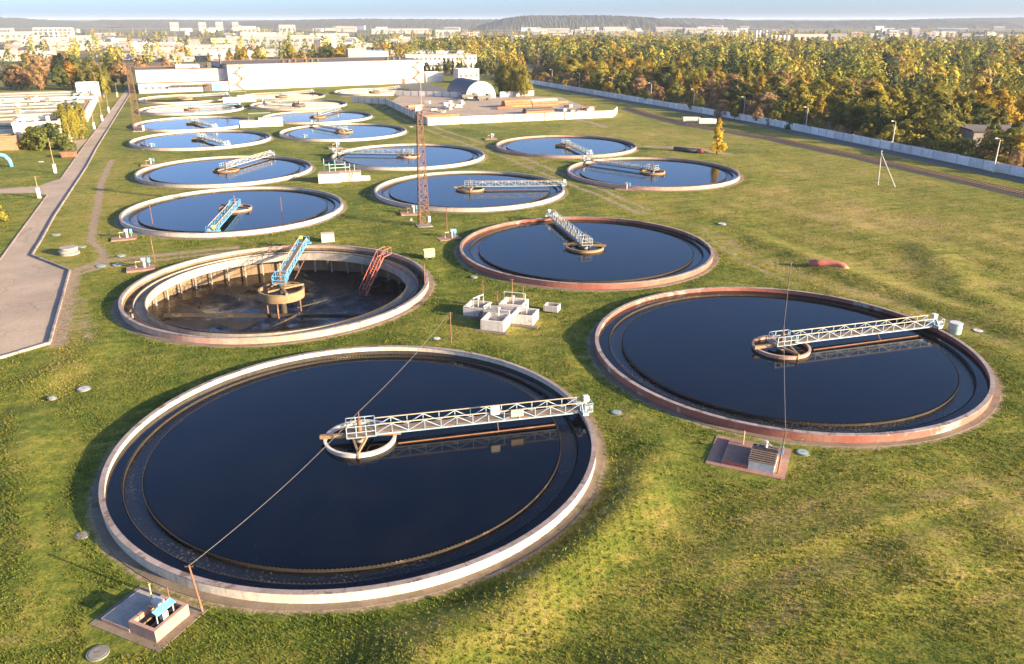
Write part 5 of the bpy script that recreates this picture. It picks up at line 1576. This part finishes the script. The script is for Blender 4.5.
# autumn row behind the aeration basin
ROW = [(8, 'green', 'broad'), (16, 'russet', 'broad'), (24, 'russet', 'broad'), (33, 'russet', 'broad'), (39, 'green', 'broad'), (46, 'amber', 'broad'), (54, 'russet', 'broad'), (62, 'amber', 'broad'),
       (70, 'green', 'broad'), (77, 'amber', 'broad'), (84, 'russet', 'broad'), (93, 'olive', 'broad'), (100, 'lime', 'broad'), (107, 'olive', 'broad'), (114, 'russet', 'broad'), (121, 'lime', 'birch')]
WORD = {'green': 'green', 'russet': 'russet brown', 'amber': 'bright orange', 'olive': 'olive', 'lime': 'yellow-green', 'gold': 'golden yellow', 'dark': 'dark evergreen'}
ORD16 = ['first', 'second', 'third', 'fourth', 'fifth', 'sixth', 'seventh', 'eighth', 'ninth', 'tenth', 'eleventh', 'twelfth', 'thirteenth', 'fourteenth', 'fifteenth', 'sixteenth']
def px_row(x, v):    # interpolated ground row behind the basin
    a, b = Vector((-267.88, 430.27)), Vector((-208.52, 443.51))
    p = a.lerp(b, x / 125.0)
    return (p.x, p.y)
def side(x, n):
    return {0: 'left part', 1: 'middle', 2: 'right part'}[min(2, int(3 * x / n))]
for i, (x, c, kd) in enumerate(ROW):
    p = px_row(x, 0)
    tree(kd, c, (p[0], p[1] + rt_.uniform(-14, 14)), rt_.uniform(9.5, 13.5) if x != 46 else 8.5, f'{WORD[c]} tree, {ORD16[i]} from the left in the row behind the basin', 'autumn trees behind the aeration basin', rnd=rt_)
for i in range(26):
    x = rt_.uniform(0, 128)
    a = Vector((-324.24, 523.59)).lerp(Vector((-243.18, 523.59)), x / 128)
    c = rt_.choice(['green', 'green', 'olive', 'russet', 'lime', 'dark'])
    tree(rt_.choice(['broad', 'broad', 'birch']), c, (a.x + rt_.uniform(-10, 10), a.y + rt_.uniform(-30, 70)), rt_.uniform(9, 15), f'{WORD[c]} tree in the {side(x, 128)} of the second row far behind the basin', 'second row of trees behind the basin', rnd=rt_)
# trees behind the hall
for i in range(40):
    q = rt_.random()
    a = Vector((-221.48, 505.40)).lerp(Vector((-123.01, 611.17)), q)
    c = rt_.choice(['green', 'olive', 'lime', 'lime', 'gold', 'dark', 'green'])
    tree('conifer' if c == 'dark' else rt_.choice(['broad', 'birch']), c, (a.x + rt_.uniform(-8, 8), a.y + rt_.uniform(70, 150)), rt_.uniform(9, 16), f'{WORD[c]} tree behind the {side(q, 1.0)} of the hall roof', 'trees behind the hall', rnd=rt_)
for i in range(16):
    q = i / 15
    a = Vector((-56.15, 553.39)).lerp(Vector((-7.88, 543.10)), q)
    tree('conifer' if i % 2 else 'broad', rt_.choice(['dark', 'green']), (a.x, a.y + rt_.uniform(-8, 25)), rt_.uniform(6.5, 10), f'dark green tree, {ORD16[i]} from left in the clump behind the hangar', 'evergreens behind the hangar', rnd=rt_)

# the wood beyond the boundary fence: the nearest trees one by one
fa, fb_ = Vector(FENCE_LINE[0]), Vector(FENCE_LINE[4])
ft = (fb_ - fa)
FLEN = ft.length
ft.normalize()
out = -fn
def visible(x, y, m=6.0):
    if y < 40: return False
    d = y * 0.9303 + 33.6 * 0.367
    return abs(x) * 788.6 / d < 512 + m * 788.6 / d
wr = random.Random(23)
cnt = 0
cells = []
for row in range(10):
    s = 0.0
    while s < FLEN:
        cells.append((row, s)); s += 11.0
for row, s in cells:
    d = 7.4 + row * 8.8 + wr.uniform(-1.6, 2.0)
    ss = s + wr.uniform(-4.5, 4.5) + (row % 2) * 5
    p = fa + ft * ss + Vector((out.x, out.y)) * d
    if not visible(p.x, p.y, 9): continue
    if cnt >= 298: break
    # keep clear of the ruined wall
    rel_ = p - Vector((132.40, 224.04)); rx_, ry_ = rel_.x * math.cos(R(8)) - rel_.y * math.sin(R(8)), rel_.x * math.sin(R(8)) + rel_.y * math.cos(R(8))
    if -6 < rx_ < 32 and -1.5 < ry_ < 16: continue
    zone = 'near' if ss > FLEN * 0.66 else ('middle' if ss > FLEN * 0.33 else 'far')
    if row == 0:
        kd, c, h = wr.choice(['bush', 'bush', 'broad']), wr.choice(['olive', 'green', 'lime', 'olive', 'gold', 'russet']), wr.uniform(3.5, 6.5)
    elif row == 1:
        kd, c, h = wr.choice(['broad', 'birch', 'bush']), wr.choice(['lime', 'olive', 'gold', 'green', 'green', 'russet']), wr.uniform(6, 10)
    else:
        kd, c, h = wr.choice(['birch', 'broad', 'broad']), wr.choice(['gold', 'lime', 'gold', 'olive', 'lime', 'green', 'gold', 'lime', 'russet', 'lime', 'olive', 'lime']), wr.uniform(7.0, 14.5)
    li = min(range(len(LAMPS)), key=lambda q: abs((Vector(LAMPS[q]) - p).dot(ft)))
    dl = (p - Vector(LAMPS[li])).dot(ft)
    rel = 'right behind' if abs(dl) < 6 else ('just right of' if dl > 0 else 'just left of')
    rel = {'right behind': 'behind', 'just right of': 'right of', 'just left of': 'left of'}[rel]
    lamp_name = 'the nearest fence lamp' if li == 0 else ORD[li] + ' fence lamp from right'
    tall = 'low' if h < 6 else ('tall' if h > 11.5 else 'medium')
    line = 'front' if row == 0 else ORD[row]
    tree(kd, c, (p.x, p.y), h, wide=wr.uniform(1.1, 1.4) if row > 0 else 0.9, label=f'{tall} {WORD[c]} {"bush" if kd == "bush" else "tree"}, {line} line of wood, {rel} {lamp_name}', group='trees of the wood beyond the fence', rnd=wr)
    cnt += 1

# the rest of the wood as one mass of foliage
rs = np.random.RandomState(77)
PAL = np.array([[0.40, 0.28, 0.040], [0.24, 0.22, 0.038], [0.30, 0.25, 0.042], [0.14, 0.14, 0.032], [0.09, 0.10, 0.026], [0.22, 0.14, 0.06], [0.045, 0.06, 0.022], [0.40, 0.22, 0.035]])
def wood_points():
    pts = []
    # behind the boundary fence, far back
    for _ in range(26000):
        s_ = rs.uniform(-700, FLEN + 80)
        d_ = 92 + (rs.uniform(0, 1) ** 1.25) * 760
        p = fa + ft * s_ + Vector((out.x, out.y)) * d_
        pts.append((p.x, p.y))
    # left of the far end of the fence, behind the hall and offices
    for _ in range(3600):
        x = rs.uniform(-120, 140); y = rs.uniform(610, 1250)
        if y < 700 and x < -40: continue
        pts.append((x, y))
    pts = np.array(pts)
    X_, Y_ = pts[:, 0], pts[:, 1]
    d = Y_ * 0.9303 + 12.3
    ok = (Y_ > 60) & (np.abs(X_) * 788.6 / d < 530)
    # keep the town strip and the open fields free
    ok &= Y_ < 1050 + 60 * np.sin(X_ * 0.01)
    ok &= ~((X_ < -40) & (Y_ < 560))
    ok &= ~((X_ < 40) & (Y_ < 520))
    clear = smooth_noise(X_, Y_, 5, 170, 2)
    ok &= clear < 0.62
    return pts[ok]
wp = wood_points()
wp = wp[rs.permutation(len(wp))[:3900]]
# trees in small patches across the far plain
more = []
for cx_, cy_, sx, sy, n_ in ((-420, 900, 160, 60, 45), (-250, 760, 90, 40, 40), (-600, 1300, 260, 60, 70), (-200, 1050, 90, 50, 60), (300, 1500, 500, 80, 350), (900, 1700, 500, 90, 300), (-900, 1900, 400, 70, 160), (60, 1800, 500, 80, 240), (-340, 640, 120, 30, 30), (-460, 620, 60, 40, 25)):
    more.append(np.stack([rs.normal(cx_, sx, n_), rs.normal(cy_, sy, n_)], 1))
wp = np.concatenate([wp] + more)
Cs, Ls, Ks, Os = [], [], [], []
zone_c = smooth_noise(wp[:, 0], wp[:, 1], 9, 90, 2) * 1.25 + 0.12
for i, (x, y) in enumerate(wp):
    dist = math.hypot(x, y)
    h = rs.uniform(8, 18.5) if rs.rand() > 0.15 else rs.uniform(4, 8)
    r = h * rs.uniform(0.19, 0.32)
    n_ = int(np.clip(60000 / dist, 50, 190))
    t = rs.uniform(0, 1, n_)
    w = np.sin(np.pi * (0.10 + 0.90 * t ** 0.7)) ** 0.8 if i % 3 == 0 else np.sqrt(np.clip(1.02 - (1.9 * t - 0.9) ** 2, 0.02, 1))
    a = rs.uniform(0, 6.28, n_)
    q = r * w * np.sqrt(rs.uniform(0.3, 1, n_)) * (1 + 0.25 * np.sin(a * 3 + i))
    Cs.append(np.stack([x + q * np.cos(a), y + q * np.sin(a), h * (0.10 + 0.90 * t)], 1))
    Os.append(np.stack([q * np.cos(a) / r, q * np.sin(a) / r, (t - 0.42) * 1.1], 1))
    Ls.append(np.full(n_, r * 0.62) * rs.uniform(0.6, 1.3, n_) * (26 / n_) ** 0.42 * 1.45)
    z_ = zone_c[i] + rs.normal(0, 0.22)
    k_ = 4 if z_ > 0.75 else 3 if z_ > 0.45 else 1 if z_ > 0.15 else 2 if z_ > -0.1 else 0 if z_ > -0.55 else 5 if z_ > -0.8 else 7
    if rs.rand() < 0.10: k_ = 6
    cc = PAL[k_] * rs.uniform(0.9, 1.35) * np.array([0.90, 1.0, 1.05])
    Ks.append(np.concatenate([cc[None, :] * rs.uniform(0.7, 1.25, (n_, 1)), np.ones((n_, 1))], 1))
wm = quads('wood', np.concatenate(Cs), None, np.concatenate(Ls), 'wood', rs, np.concatenate(Ks), np.concatenate(Os))
tag(link('wood', wm), 'mixed autumn wood stretching back behind the boundary fence', 'wood', kind='stuff')

# ------------------------------------------------------------------ far town, works and hills
FAR = [  # ground point, width, height, wall, roof, label
    ((-538.11, 2023.21), 38.44, 24.63, 'far_facade', 'blue_roof', 'white tower block with blue band on the plain'),
    ((-308.98, 1140.64), 77.59, 14.66, 'far_facade', 'grey_block', 'long pale factory block behind the hall'),
    ((-474.37, 1595.28), 75.90, 12.42, 'grey_block', 'roof_felt', 'grey factory block left of the blue-banded tower'),
    ((-543.32, 2761.37), 65.46, 16.79, 'far_facade', 'grey_block', 'small white block on the plain right of the blue-banded tower'),
    ((-345.34, 1595.28), 72.10, 10.65, 'pink_block', 'roof_felt', 'pale pink factory block on the plain'),
    ((-304.79, 2335.66), 166.25, 12.93, 'far_facade', 'grey_block', 'long white roof beyond the wood, left of the dome'),
    ((-141.98, 1838.47), 50.24, 15.30, 'far_facade', 'far_facade', 'white block rising over the middle wood'),
    ((139.94, 1784.12), 14.84, 16.83, 'far_facade', 'far_facade', 'narrow white tower beyond the wood'),
    ((189.78, 2023.21), 21.62, 19.05, 'far_facade', 'far_facade', 'squat white tower beyond the wood'),
    ((309.11, 2530.83), 72.03, 16.79, 'far_facade', 'grey_block', 'white block below the wooded hill'),
    ((244.12, 1957.67), 95.32, 11.95, 'far_facade', 'grey_block', 'long white shed below the wooded hill'),
    ((114.04, 2530.83), 120.04, 12.60, 'far_facade', 'grey_block', 'white shed left of the narrow white tower'),
    ((517.14, 2761.37), 94.92, 13.74, 'far_facade', 'grey_block', 'white shed right of the wooded hill'),
    ((558.20, 2530.83), 81.03, 14.00, 'far_facade', 'blue_roof', 'long white shed with bluish roof beyond the wood'),
    ((531.77, 2093.26), 96.91, 10.45, 'grey_block', 'roof_felt', 'low grey shed beyond the wood'),
    ((515.12, 1442.34), 61.81, 12.05, 'pink_block', 'grey_block', 'pale shed right of the silos'),
    ((534.36, 1376.28), 26.23, 13.80, 'far_facade', 'grey_block', 'white block right of the pale shed'),
    ((765.02, 1684.46), 38.05, 14.04, 'far_facade', 'grey_block', 'white block over the right wood'),
    ((779.86, 1595.28), 43.64, 13.30, 'far_facade', 'teal_paint', 'white block with pale green roof over the right wood'),
    ((613.16, 1209.77), 18.76, 11.49, 'far_facade', 'blue_roof', 'white block with blue end over the right wood'),
    ((777.83, 1442.34), 13.74, 13.65, 'far_facade', 'far_facade', 'narrow pale tower near the right edge'),
    ((662.65, 1119.30), 48.10, 10.03, 'grey_block', 'roof_felt', 'dark grey works building at the right edge'),
    ((960.12, 1595.28), 37.95, 8.88, 'grey_block', 'roof_felt', 'grey shed behind the dark works at the right edge'),
    ((-853.38, 1442.34), 58.38, 16.05, 'far_facade', 'grey_block', 'pale works blocks at the left edge of the plain'),
    ((-549.57, 1006.18), 45.70, 9.04, 'far_facade', 'far_facade', 'long bright white shed at the left of the plain'),
    ((-525.85, 1023.43), 24.46, 16.60, 'far_facade', 'far_facade', 'tall bright white block next to the long white shed'),
    ((-493.86, 1041.29), 51.00, 7.60, 'far_facade', 'grey_block', 'long low white shed on the left plain'),
    ((-700.89, 1315.96), 62.72, 8.82, 'pink_block', 'grey_block', 'pale pink shed below the pipe works'),
    ((-856.57, 1477.78), 31.66, 9.06, 'far_facade', 'grey_block', 'small white shed on the left plain'),
    ((-399.73, 1260.66), 31.56, 11.26, 'far_facade', 'grey_block', 'white shed behind the trees of the hall'),
    ((-472.07, 1376.28), 39.34, 6.91, 'yellow_block', 'grey_block', 'yellow-roofed shed on the plain'),
    ((-629.40, 2023.21), 31.23, 21.28, 'pink_block', 'roof_felt', 'pinkish tower block on the plain'),
    ((-1212.92, 3037.85), 28.79, 28.48, 'far_facade', 'far_facade', 'leftmost of four pale towers on the horizon'),
    ((-1112.15, 3037.85), 25.19, 28.48, 'far_facade', 'far_facade', 'second of four pale towers on the horizon'),
    ((-1050.96, 3037.85), 25.19, 30.15, 'far_facade', 'far_facade', 'third of four pale towers on the horizon'),
    ((-993.37, 3037.85), 21.60, 30.15, 'far_facade', 'far_facade', 'rightmost of four pale towers on the horizon'),
    ((-434.85, 751.54), 50.52, 2.56, 'far_facade', 'far_facade', 'long low white wall behind the left trees'),
    ((-352.82, 836.44), 40.09, 3.78, 'far_facade', 'grey_block', 'low white shed among trees left behind the hall'),
]
for p, w, h, m, rf, lab in FAR:
    t = thing('works_building', lab, 'building', p, math.atan2(p[0], p[1]) * -0.5 + 0.15)
    w, h = float(w), float(h)
    wall_block(t, -w / 2, w / 2, 0, max(14.0, w * 0.35), 0, h, m, rf, par=0.6)
    n_ = int(min(14, w / 8))
    for i in range(n_):
        window(t, -w / 2 + w * (i + 0.5) / n_, h * 0.6, w / n_ * 0.5, h * 0.22, 0, 'glass', 'grey_block')
# silos
def silo_row(p0, p1, h, n_, lab):
    for i in range(n_):
        p = Vector(p0).lerp(Vector(p1), (i + 0.5) / n_)
        r_ = (Vector(p1) - Vector(p0)).length / n_ * 0.46
        t = thing('silo', lab, 'silo', (p.x, p.y), 0, lab)
        MB().tube([(0, 0, 0), (0, 0, h)], r_, 18).build('barrel', 'facade', t)
        MB().tube([(0, 0, h + 0.002), (0, 0, h * 1.06)], r_ * 1.03, 18, r_ * 0.3).build('roof_cone', 'grey_block', t)
silo_row((498.47, 1732.87), (525.24, 1732.87), 15.39, 4, 'pale round silo in the far row above the wood')
silo_row((384.70, 1260.66), (416.26, 1260.66), 13.36, 5, 'pale round silo in the nearer row above the wood')
# refinery frame on the left plain
t = thing('pipe_works', 'grey steel pipe works standing on the left plain', 'industrial plant', (-917.23, 1684.46), 0.3)
wpx, hpx = 68.09, 20.56
b = MB()
for i in range(9):
    for y in (0, 12, 24):
        x = -wpx / 2 + wpx * i / 8
        b.bar((x, y, 0), (x, y, hpx), 1.2)
for z in (0.35, 0.65, 1.0):
    for y in (0, 12, 24):
        b.bar((-wpx / 2, y, hpx * z), (wpx / 2, y, hpx * z), 1.4)
b.build('frame', 'grey_block', t)
for i in range(7):
    MB().tube([(-wpx / 2 + wpx * (i + 0.5) / 7, 6, 0), (-wpx / 2 + wpx * (i + 0.5) / 7, 6, hpx * (0.6 + 0.08 * (i % 4)))], 3.2, 12).build('column', 'facade' if i % 2 else 'grey_block', t)
# small houses scattered over the plain
hr_ = random.Random(31)
for i in range(130):
    y = hr_.choice([1100, 1250, 1500, 1800, 2200, 2700, 3300]) * hr_.uniform(0.92, 1.1)
    x = hr_.uniform(-0.66, 0.66) * y
    if -330 < x < 700 and y < 1150: continue
    w, d_, h = hr_.uniform(10, 34) * (y / 1600), hr_.uniform(10, 16), hr_.uniform(4, 9) * (0.6 + y / 3500)
    side_ = 'far left' if x < -0.4 * y else ('left' if x < -0.12 * y else ('middle' if x < 0.25 * y else 'right'))
    lab = f'pale house seen small at the {side_} ' if i % 3 else f'low pale shed seen small at the {side_} '
    lab = lab + ('of the plain' if x < -0.12 * y else 'beyond the wood')
    t = thing('far_house', lab, 'building', (x, y), hr_.uniform(-0.4, 0.4), 'houses scattered over the far plain')
    MB().box(-w / 2, w / 2, -d_ / 2, d_ / 2, 0, h).build('wall', hr_.choice(['far_facade', 'far_facade', 'white_concrete', 'pink_block', 'grey_block']), t)
    MB().add([(-w / 2 - 0.5, -d_ / 2 - 0.5, h + 0.01), (w / 2 + 0.5, -d_ / 2 - 0.5, h + 0.01), (w / 2 + 0.5, d_ / 2 + 0.5, h + 0.01), (-w / 2 - 0.5, d_ / 2 + 0.5, h + 0.01), (-w / 2 - 0.5, 0, h + 3), (w / 2 + 0.5, 0, h + 3)],
             [(0, 1, 5, 4), (2, 3, 4, 5), (0, 4, 3), (1, 2, 5), (0, 3, 2, 1)]).build('roof', hr_.choice(['grey_block', 'roof_felt', 'pink_block', 'grey_block']), t)

sr_ = random.Random(61)
for i in range(54):
    y = sr_.uniform(690, 1500)
    x = sr_.uniform(-0.64, -0.06) * y
    w, d_, h = sr_.uniform(16, 60), sr_.uniform(12, 24), sr_.uniform(4, 9)
    m_ = sr_.choice(['far_facade', 'far_facade', 'pink_block', 'grey_block'])
    colw = {'far_facade': 'pale', 'pink_block': 'pinkish', 'grey_block': 'grey'}[m_]
    where = 'far left' if x < -0.45 * y else ('left' if x < -0.25 * y else 'centre')
    t = thing('low_shed', f'{colw} flat-roofed shed in the {where} of the works district behind the hall', 'building', (x, y), sr_.uniform(0.1, 0.5), 'low sheds of the works district')
    wall_block(t, -w / 2, w / 2, 0, d_, 0, h, m_, sr_.choice(['grey_block', 'roof_felt', 'pink_block']), par=0.5)
    n_ = int(w / 7)
    for k in range(n_):
        window(t, -w / 2 + w * (k + 0.5) / n_, h * 0.6, 3.0, 1.4, 0, 'glass', 'grey_block')

def ridge(x0, x1, y, depth, prof, seed, name='hill'):
    """wooded ridge: profile heights along x, rough tree-top crest"""
    n = 420
    rs_ = np.random.RandomState(seed)
    xs_ = np.linspace(x0, x1, n)
    h = np.interp(np.linspace(0, 1, n), np.linspace(0, 1, len(prof)), prof)
    h = h + smooth_noise(xs_, xs_ * 0, seed, 600, 4) * 3 + 2.0
    h = np.maximum(h, 0.2)
    ks = [(-0.5, 0.0), (-0.47, 0.22), (-0.43, 0.42), (-0.37, 0.58), (-0.3, 0.72), (-0.22, 0.84), (-0.12, 0.93), (0.0, 1.0), (0.5, 0.0)]
    V = np.concatenate([np.stack([xs_, y + depth * a + rs_.uniform(-4, 4, n), np.where(b_ > 0, h * b_ + rs_.uniform(-2.4, 2.4, n), -2)], 1) for a, b_ in ks])
    I_ = np.arange(n * len(ks)).reshape(len(ks), n)
    F = np.stack([I_[:-1, :-1], I_[:-1, 1:], I_[1:, 1:], I_[1:, :-1]], -1).reshape(-1, 4)
    return tag(link(name, np_mesh(name, V, F, 'hill')), kind='structure')
ridge(-4300, -2050, 4600, 700, [30, 42, 54, 58, 60, 56, 57, 52, 45, 36, 26, 4], 1)
ridge(-2500, -900, 4700, 500, [10, 36, 38, 36, 34, 36, 34, 30], 2)
ridge(-1300, 1100, 4200, 700, [30, 37, 40, 42, 40, 40, 42, 44, 42, 44, 44, 40], 3)
ridge(-150, 830, 3700, 600, [10, 40, 52, 54, 54, 55, 52, 46, 22, 4], 4)
ridge(700, 2400, 4300, 700, [20, 30, 33, 34, 32, 34, 36, 34, 30], 5)
ridge(1900, 4200, 5000, 900, [6, 30, 44, 48, 50, 48, 52, 50, 46], 6)
ridge(-7000, 7000, 7600, 1200, [36, 40, 38, 42, 40, 38, 40, 42, 44, 40, 42, 40], 7)

# ------------------------------------------------------------------ grass blades close to the camera
rs = np.random.RandomState(4)
ROADMASK = [(-62, 82), (-72, 110), (-90, 85)]
n0 = 760000
gy = 22 + (rs.uniform(0, 1, n0) ** 1.8) * 215
gx = rs.uniform(-1, 1, n0) * (0.70 * (gy * 0.93 + 12.3) + 2)
okm = np.ones(n0, bool)
for k, (tx, ty, tr) in TANKS.items():
    okm &= np.hypot(gx - tx, gy - ty) > tr + 0.75 + rs.uniform(-0.1, 0.7, n0)
okm &= ~((gx < -48) & (seg_dist(gx, gy, ROADMASK) < 9.0) | (gx < -75) & (gy < 112))
okm &= seg_dist(gx, gy, road_mid) > 4.6
okm &= seg_dist(gx, gy, [(-108.76, 166.82), (-99.79, 167.89)]) > 2.2
okm &= seg_dist(gx, gy, RAIL) > 3.0
okm &= seg_dist(gx, gy, FENCE_LINE) > 7.0
okm &= gx < 70 + (220 - gy) * 0.36 + 28
for cx_, cy_, rad in ((*(-22.43, 38.55), 3.4), (*(19.59, 57.13), 3.8), (-1.2, 89.5, 5.0), (*(51.16, 84.87), 0.9), (*(24.33, 57.62), 0.8), (*(9.67, 64.85), 0.8), (*(-42.00, 69.94), 0.9), (*(-23.62, 35.12), 1.0), (*(5.00, 92.68), 1.3), (*(46.02, 110.19), 1.0)):
    okm &= np.hypot(gx - cx_, gy - cy_) > rad
ix = np.clip(np.searchsorted(xs, gx), 0, nx - 1)
iy = np.clip(np.searchsorted(ys, gy), 0, ny - 1)
dd = dirt[iy, ix]
okm &= rs.uniform(0, 1, n0) > dd * 1.3
patch = smooth_noise(gx, gy, 21, 9, 3)
okm &= rs.uniform(-1.6, 0.5, n0) < patch + 0.35
okm &= rs.uniform(0, 1, n0) < np.clip((240 - gy) / 120, 0, 1)
gx, gy, ix, iy, patch = gx[okm], gy[okm], ix[okm], iy[okm], patch[okm]
n = len(gx)
gz = Z[iy, ix]
hh = rs.uniform(0.04, 0.11, n) * (1.0 + 0.35 * patch)
edge_d = np.full(n, 99.0)
for k in (1, 2, 3, 4, 5, 7):
    tx, ty, tr = TANKS[k]
    edge_d = np.minimum(edge_d, np.abs(np.hypot(gx - tx, gy - ty) - tr - 1.2))
hh *= 1 + 1.1 * np.exp(-(edge_d / 0.8) ** 2) * (0.4 + rs.uniform(0, 1, n))
tuft = smooth_noise(gx, gy, 55, 3.1, 2) > 0.55
hh = np.where(tuft, hh * rs.uniform(1.05, 1.5, n), hh)
ang = rs.uniform(0, 6.28, n)
ww = rs.uniform(0.015, 0.040, n) * (0.8 + gy / 70)
ln_ = rs.uniform(-0.10, 0.10, (n, 2))
B = np.stack([gx, gy, gz - 0.01], 1)
dx = np.stack([np.cos(ang) * ww, np.sin(ang) * ww, np.zeros(n)], 1)
tip = B + np.stack([ln_[:, 0], ln_[:, 1], hh], 1)
V = np.stack([B - dx, B + dx, tip + dx * 0.45, tip - dx * 0.45], 1).reshape(-1, 3)
F = np.arange(4 * n).reshape(n, 4)
dv = np.clip(0.30 + dry_lit[iy, ix] * 2.6 + 0.25 * smooth_noise(gx, gy, 31, 5, 2) + 0.15 * smooth_noise(gx, gy, 37, 40, 2) + rs.normal(0, 0.13, n), 0, 1)[:, None]
gcol = (1 - dv) * np.array([[0.080, 0.118, 0.013]]) + dv * np.array([[0.27, 0.225, 0.048]])
gcol = np.concatenate([gcol * rs.uniform(0.85, 1.15, (n, 1)), np.ones((n, 1))], 1)
tag(link('grass', np_mesh('grass', V, F, 'wood', None, np.repeat(gcol, 4, 0))), 'short green and yellow grass between the tanks', 'grass', kind='stuff')

# ------------------------------------------------------------------ haze over the plain
hm = bpy.data.materials.new('haze')
hm.use_nodes = True
nt = hm.node_tree
for n_ in list(nt.nodes):
    if n_.type == 'BSDF_PRINCIPLED': nt.nodes.remove(n_)
pv = nt.nodes.new('ShaderNodeVolumePrincipled')
pv.inputs['Color'].default_value = (0.66, 0.78, 1.0, 1)
pv.inputs['Density'].default_value = 0.00007
pv.inputs['Anisotropy'].default_value = 0.0
nt.links.new(pv.outputs[0], nt.nodes['Material Output'].inputs['Volume'])
hz = MB().box(-15000, 15000, -400, 15000, -6.0, 75.0).build('haze', hm)
tag(hz, 'thin pale haze over the plain', 'haze', kind='stuff')
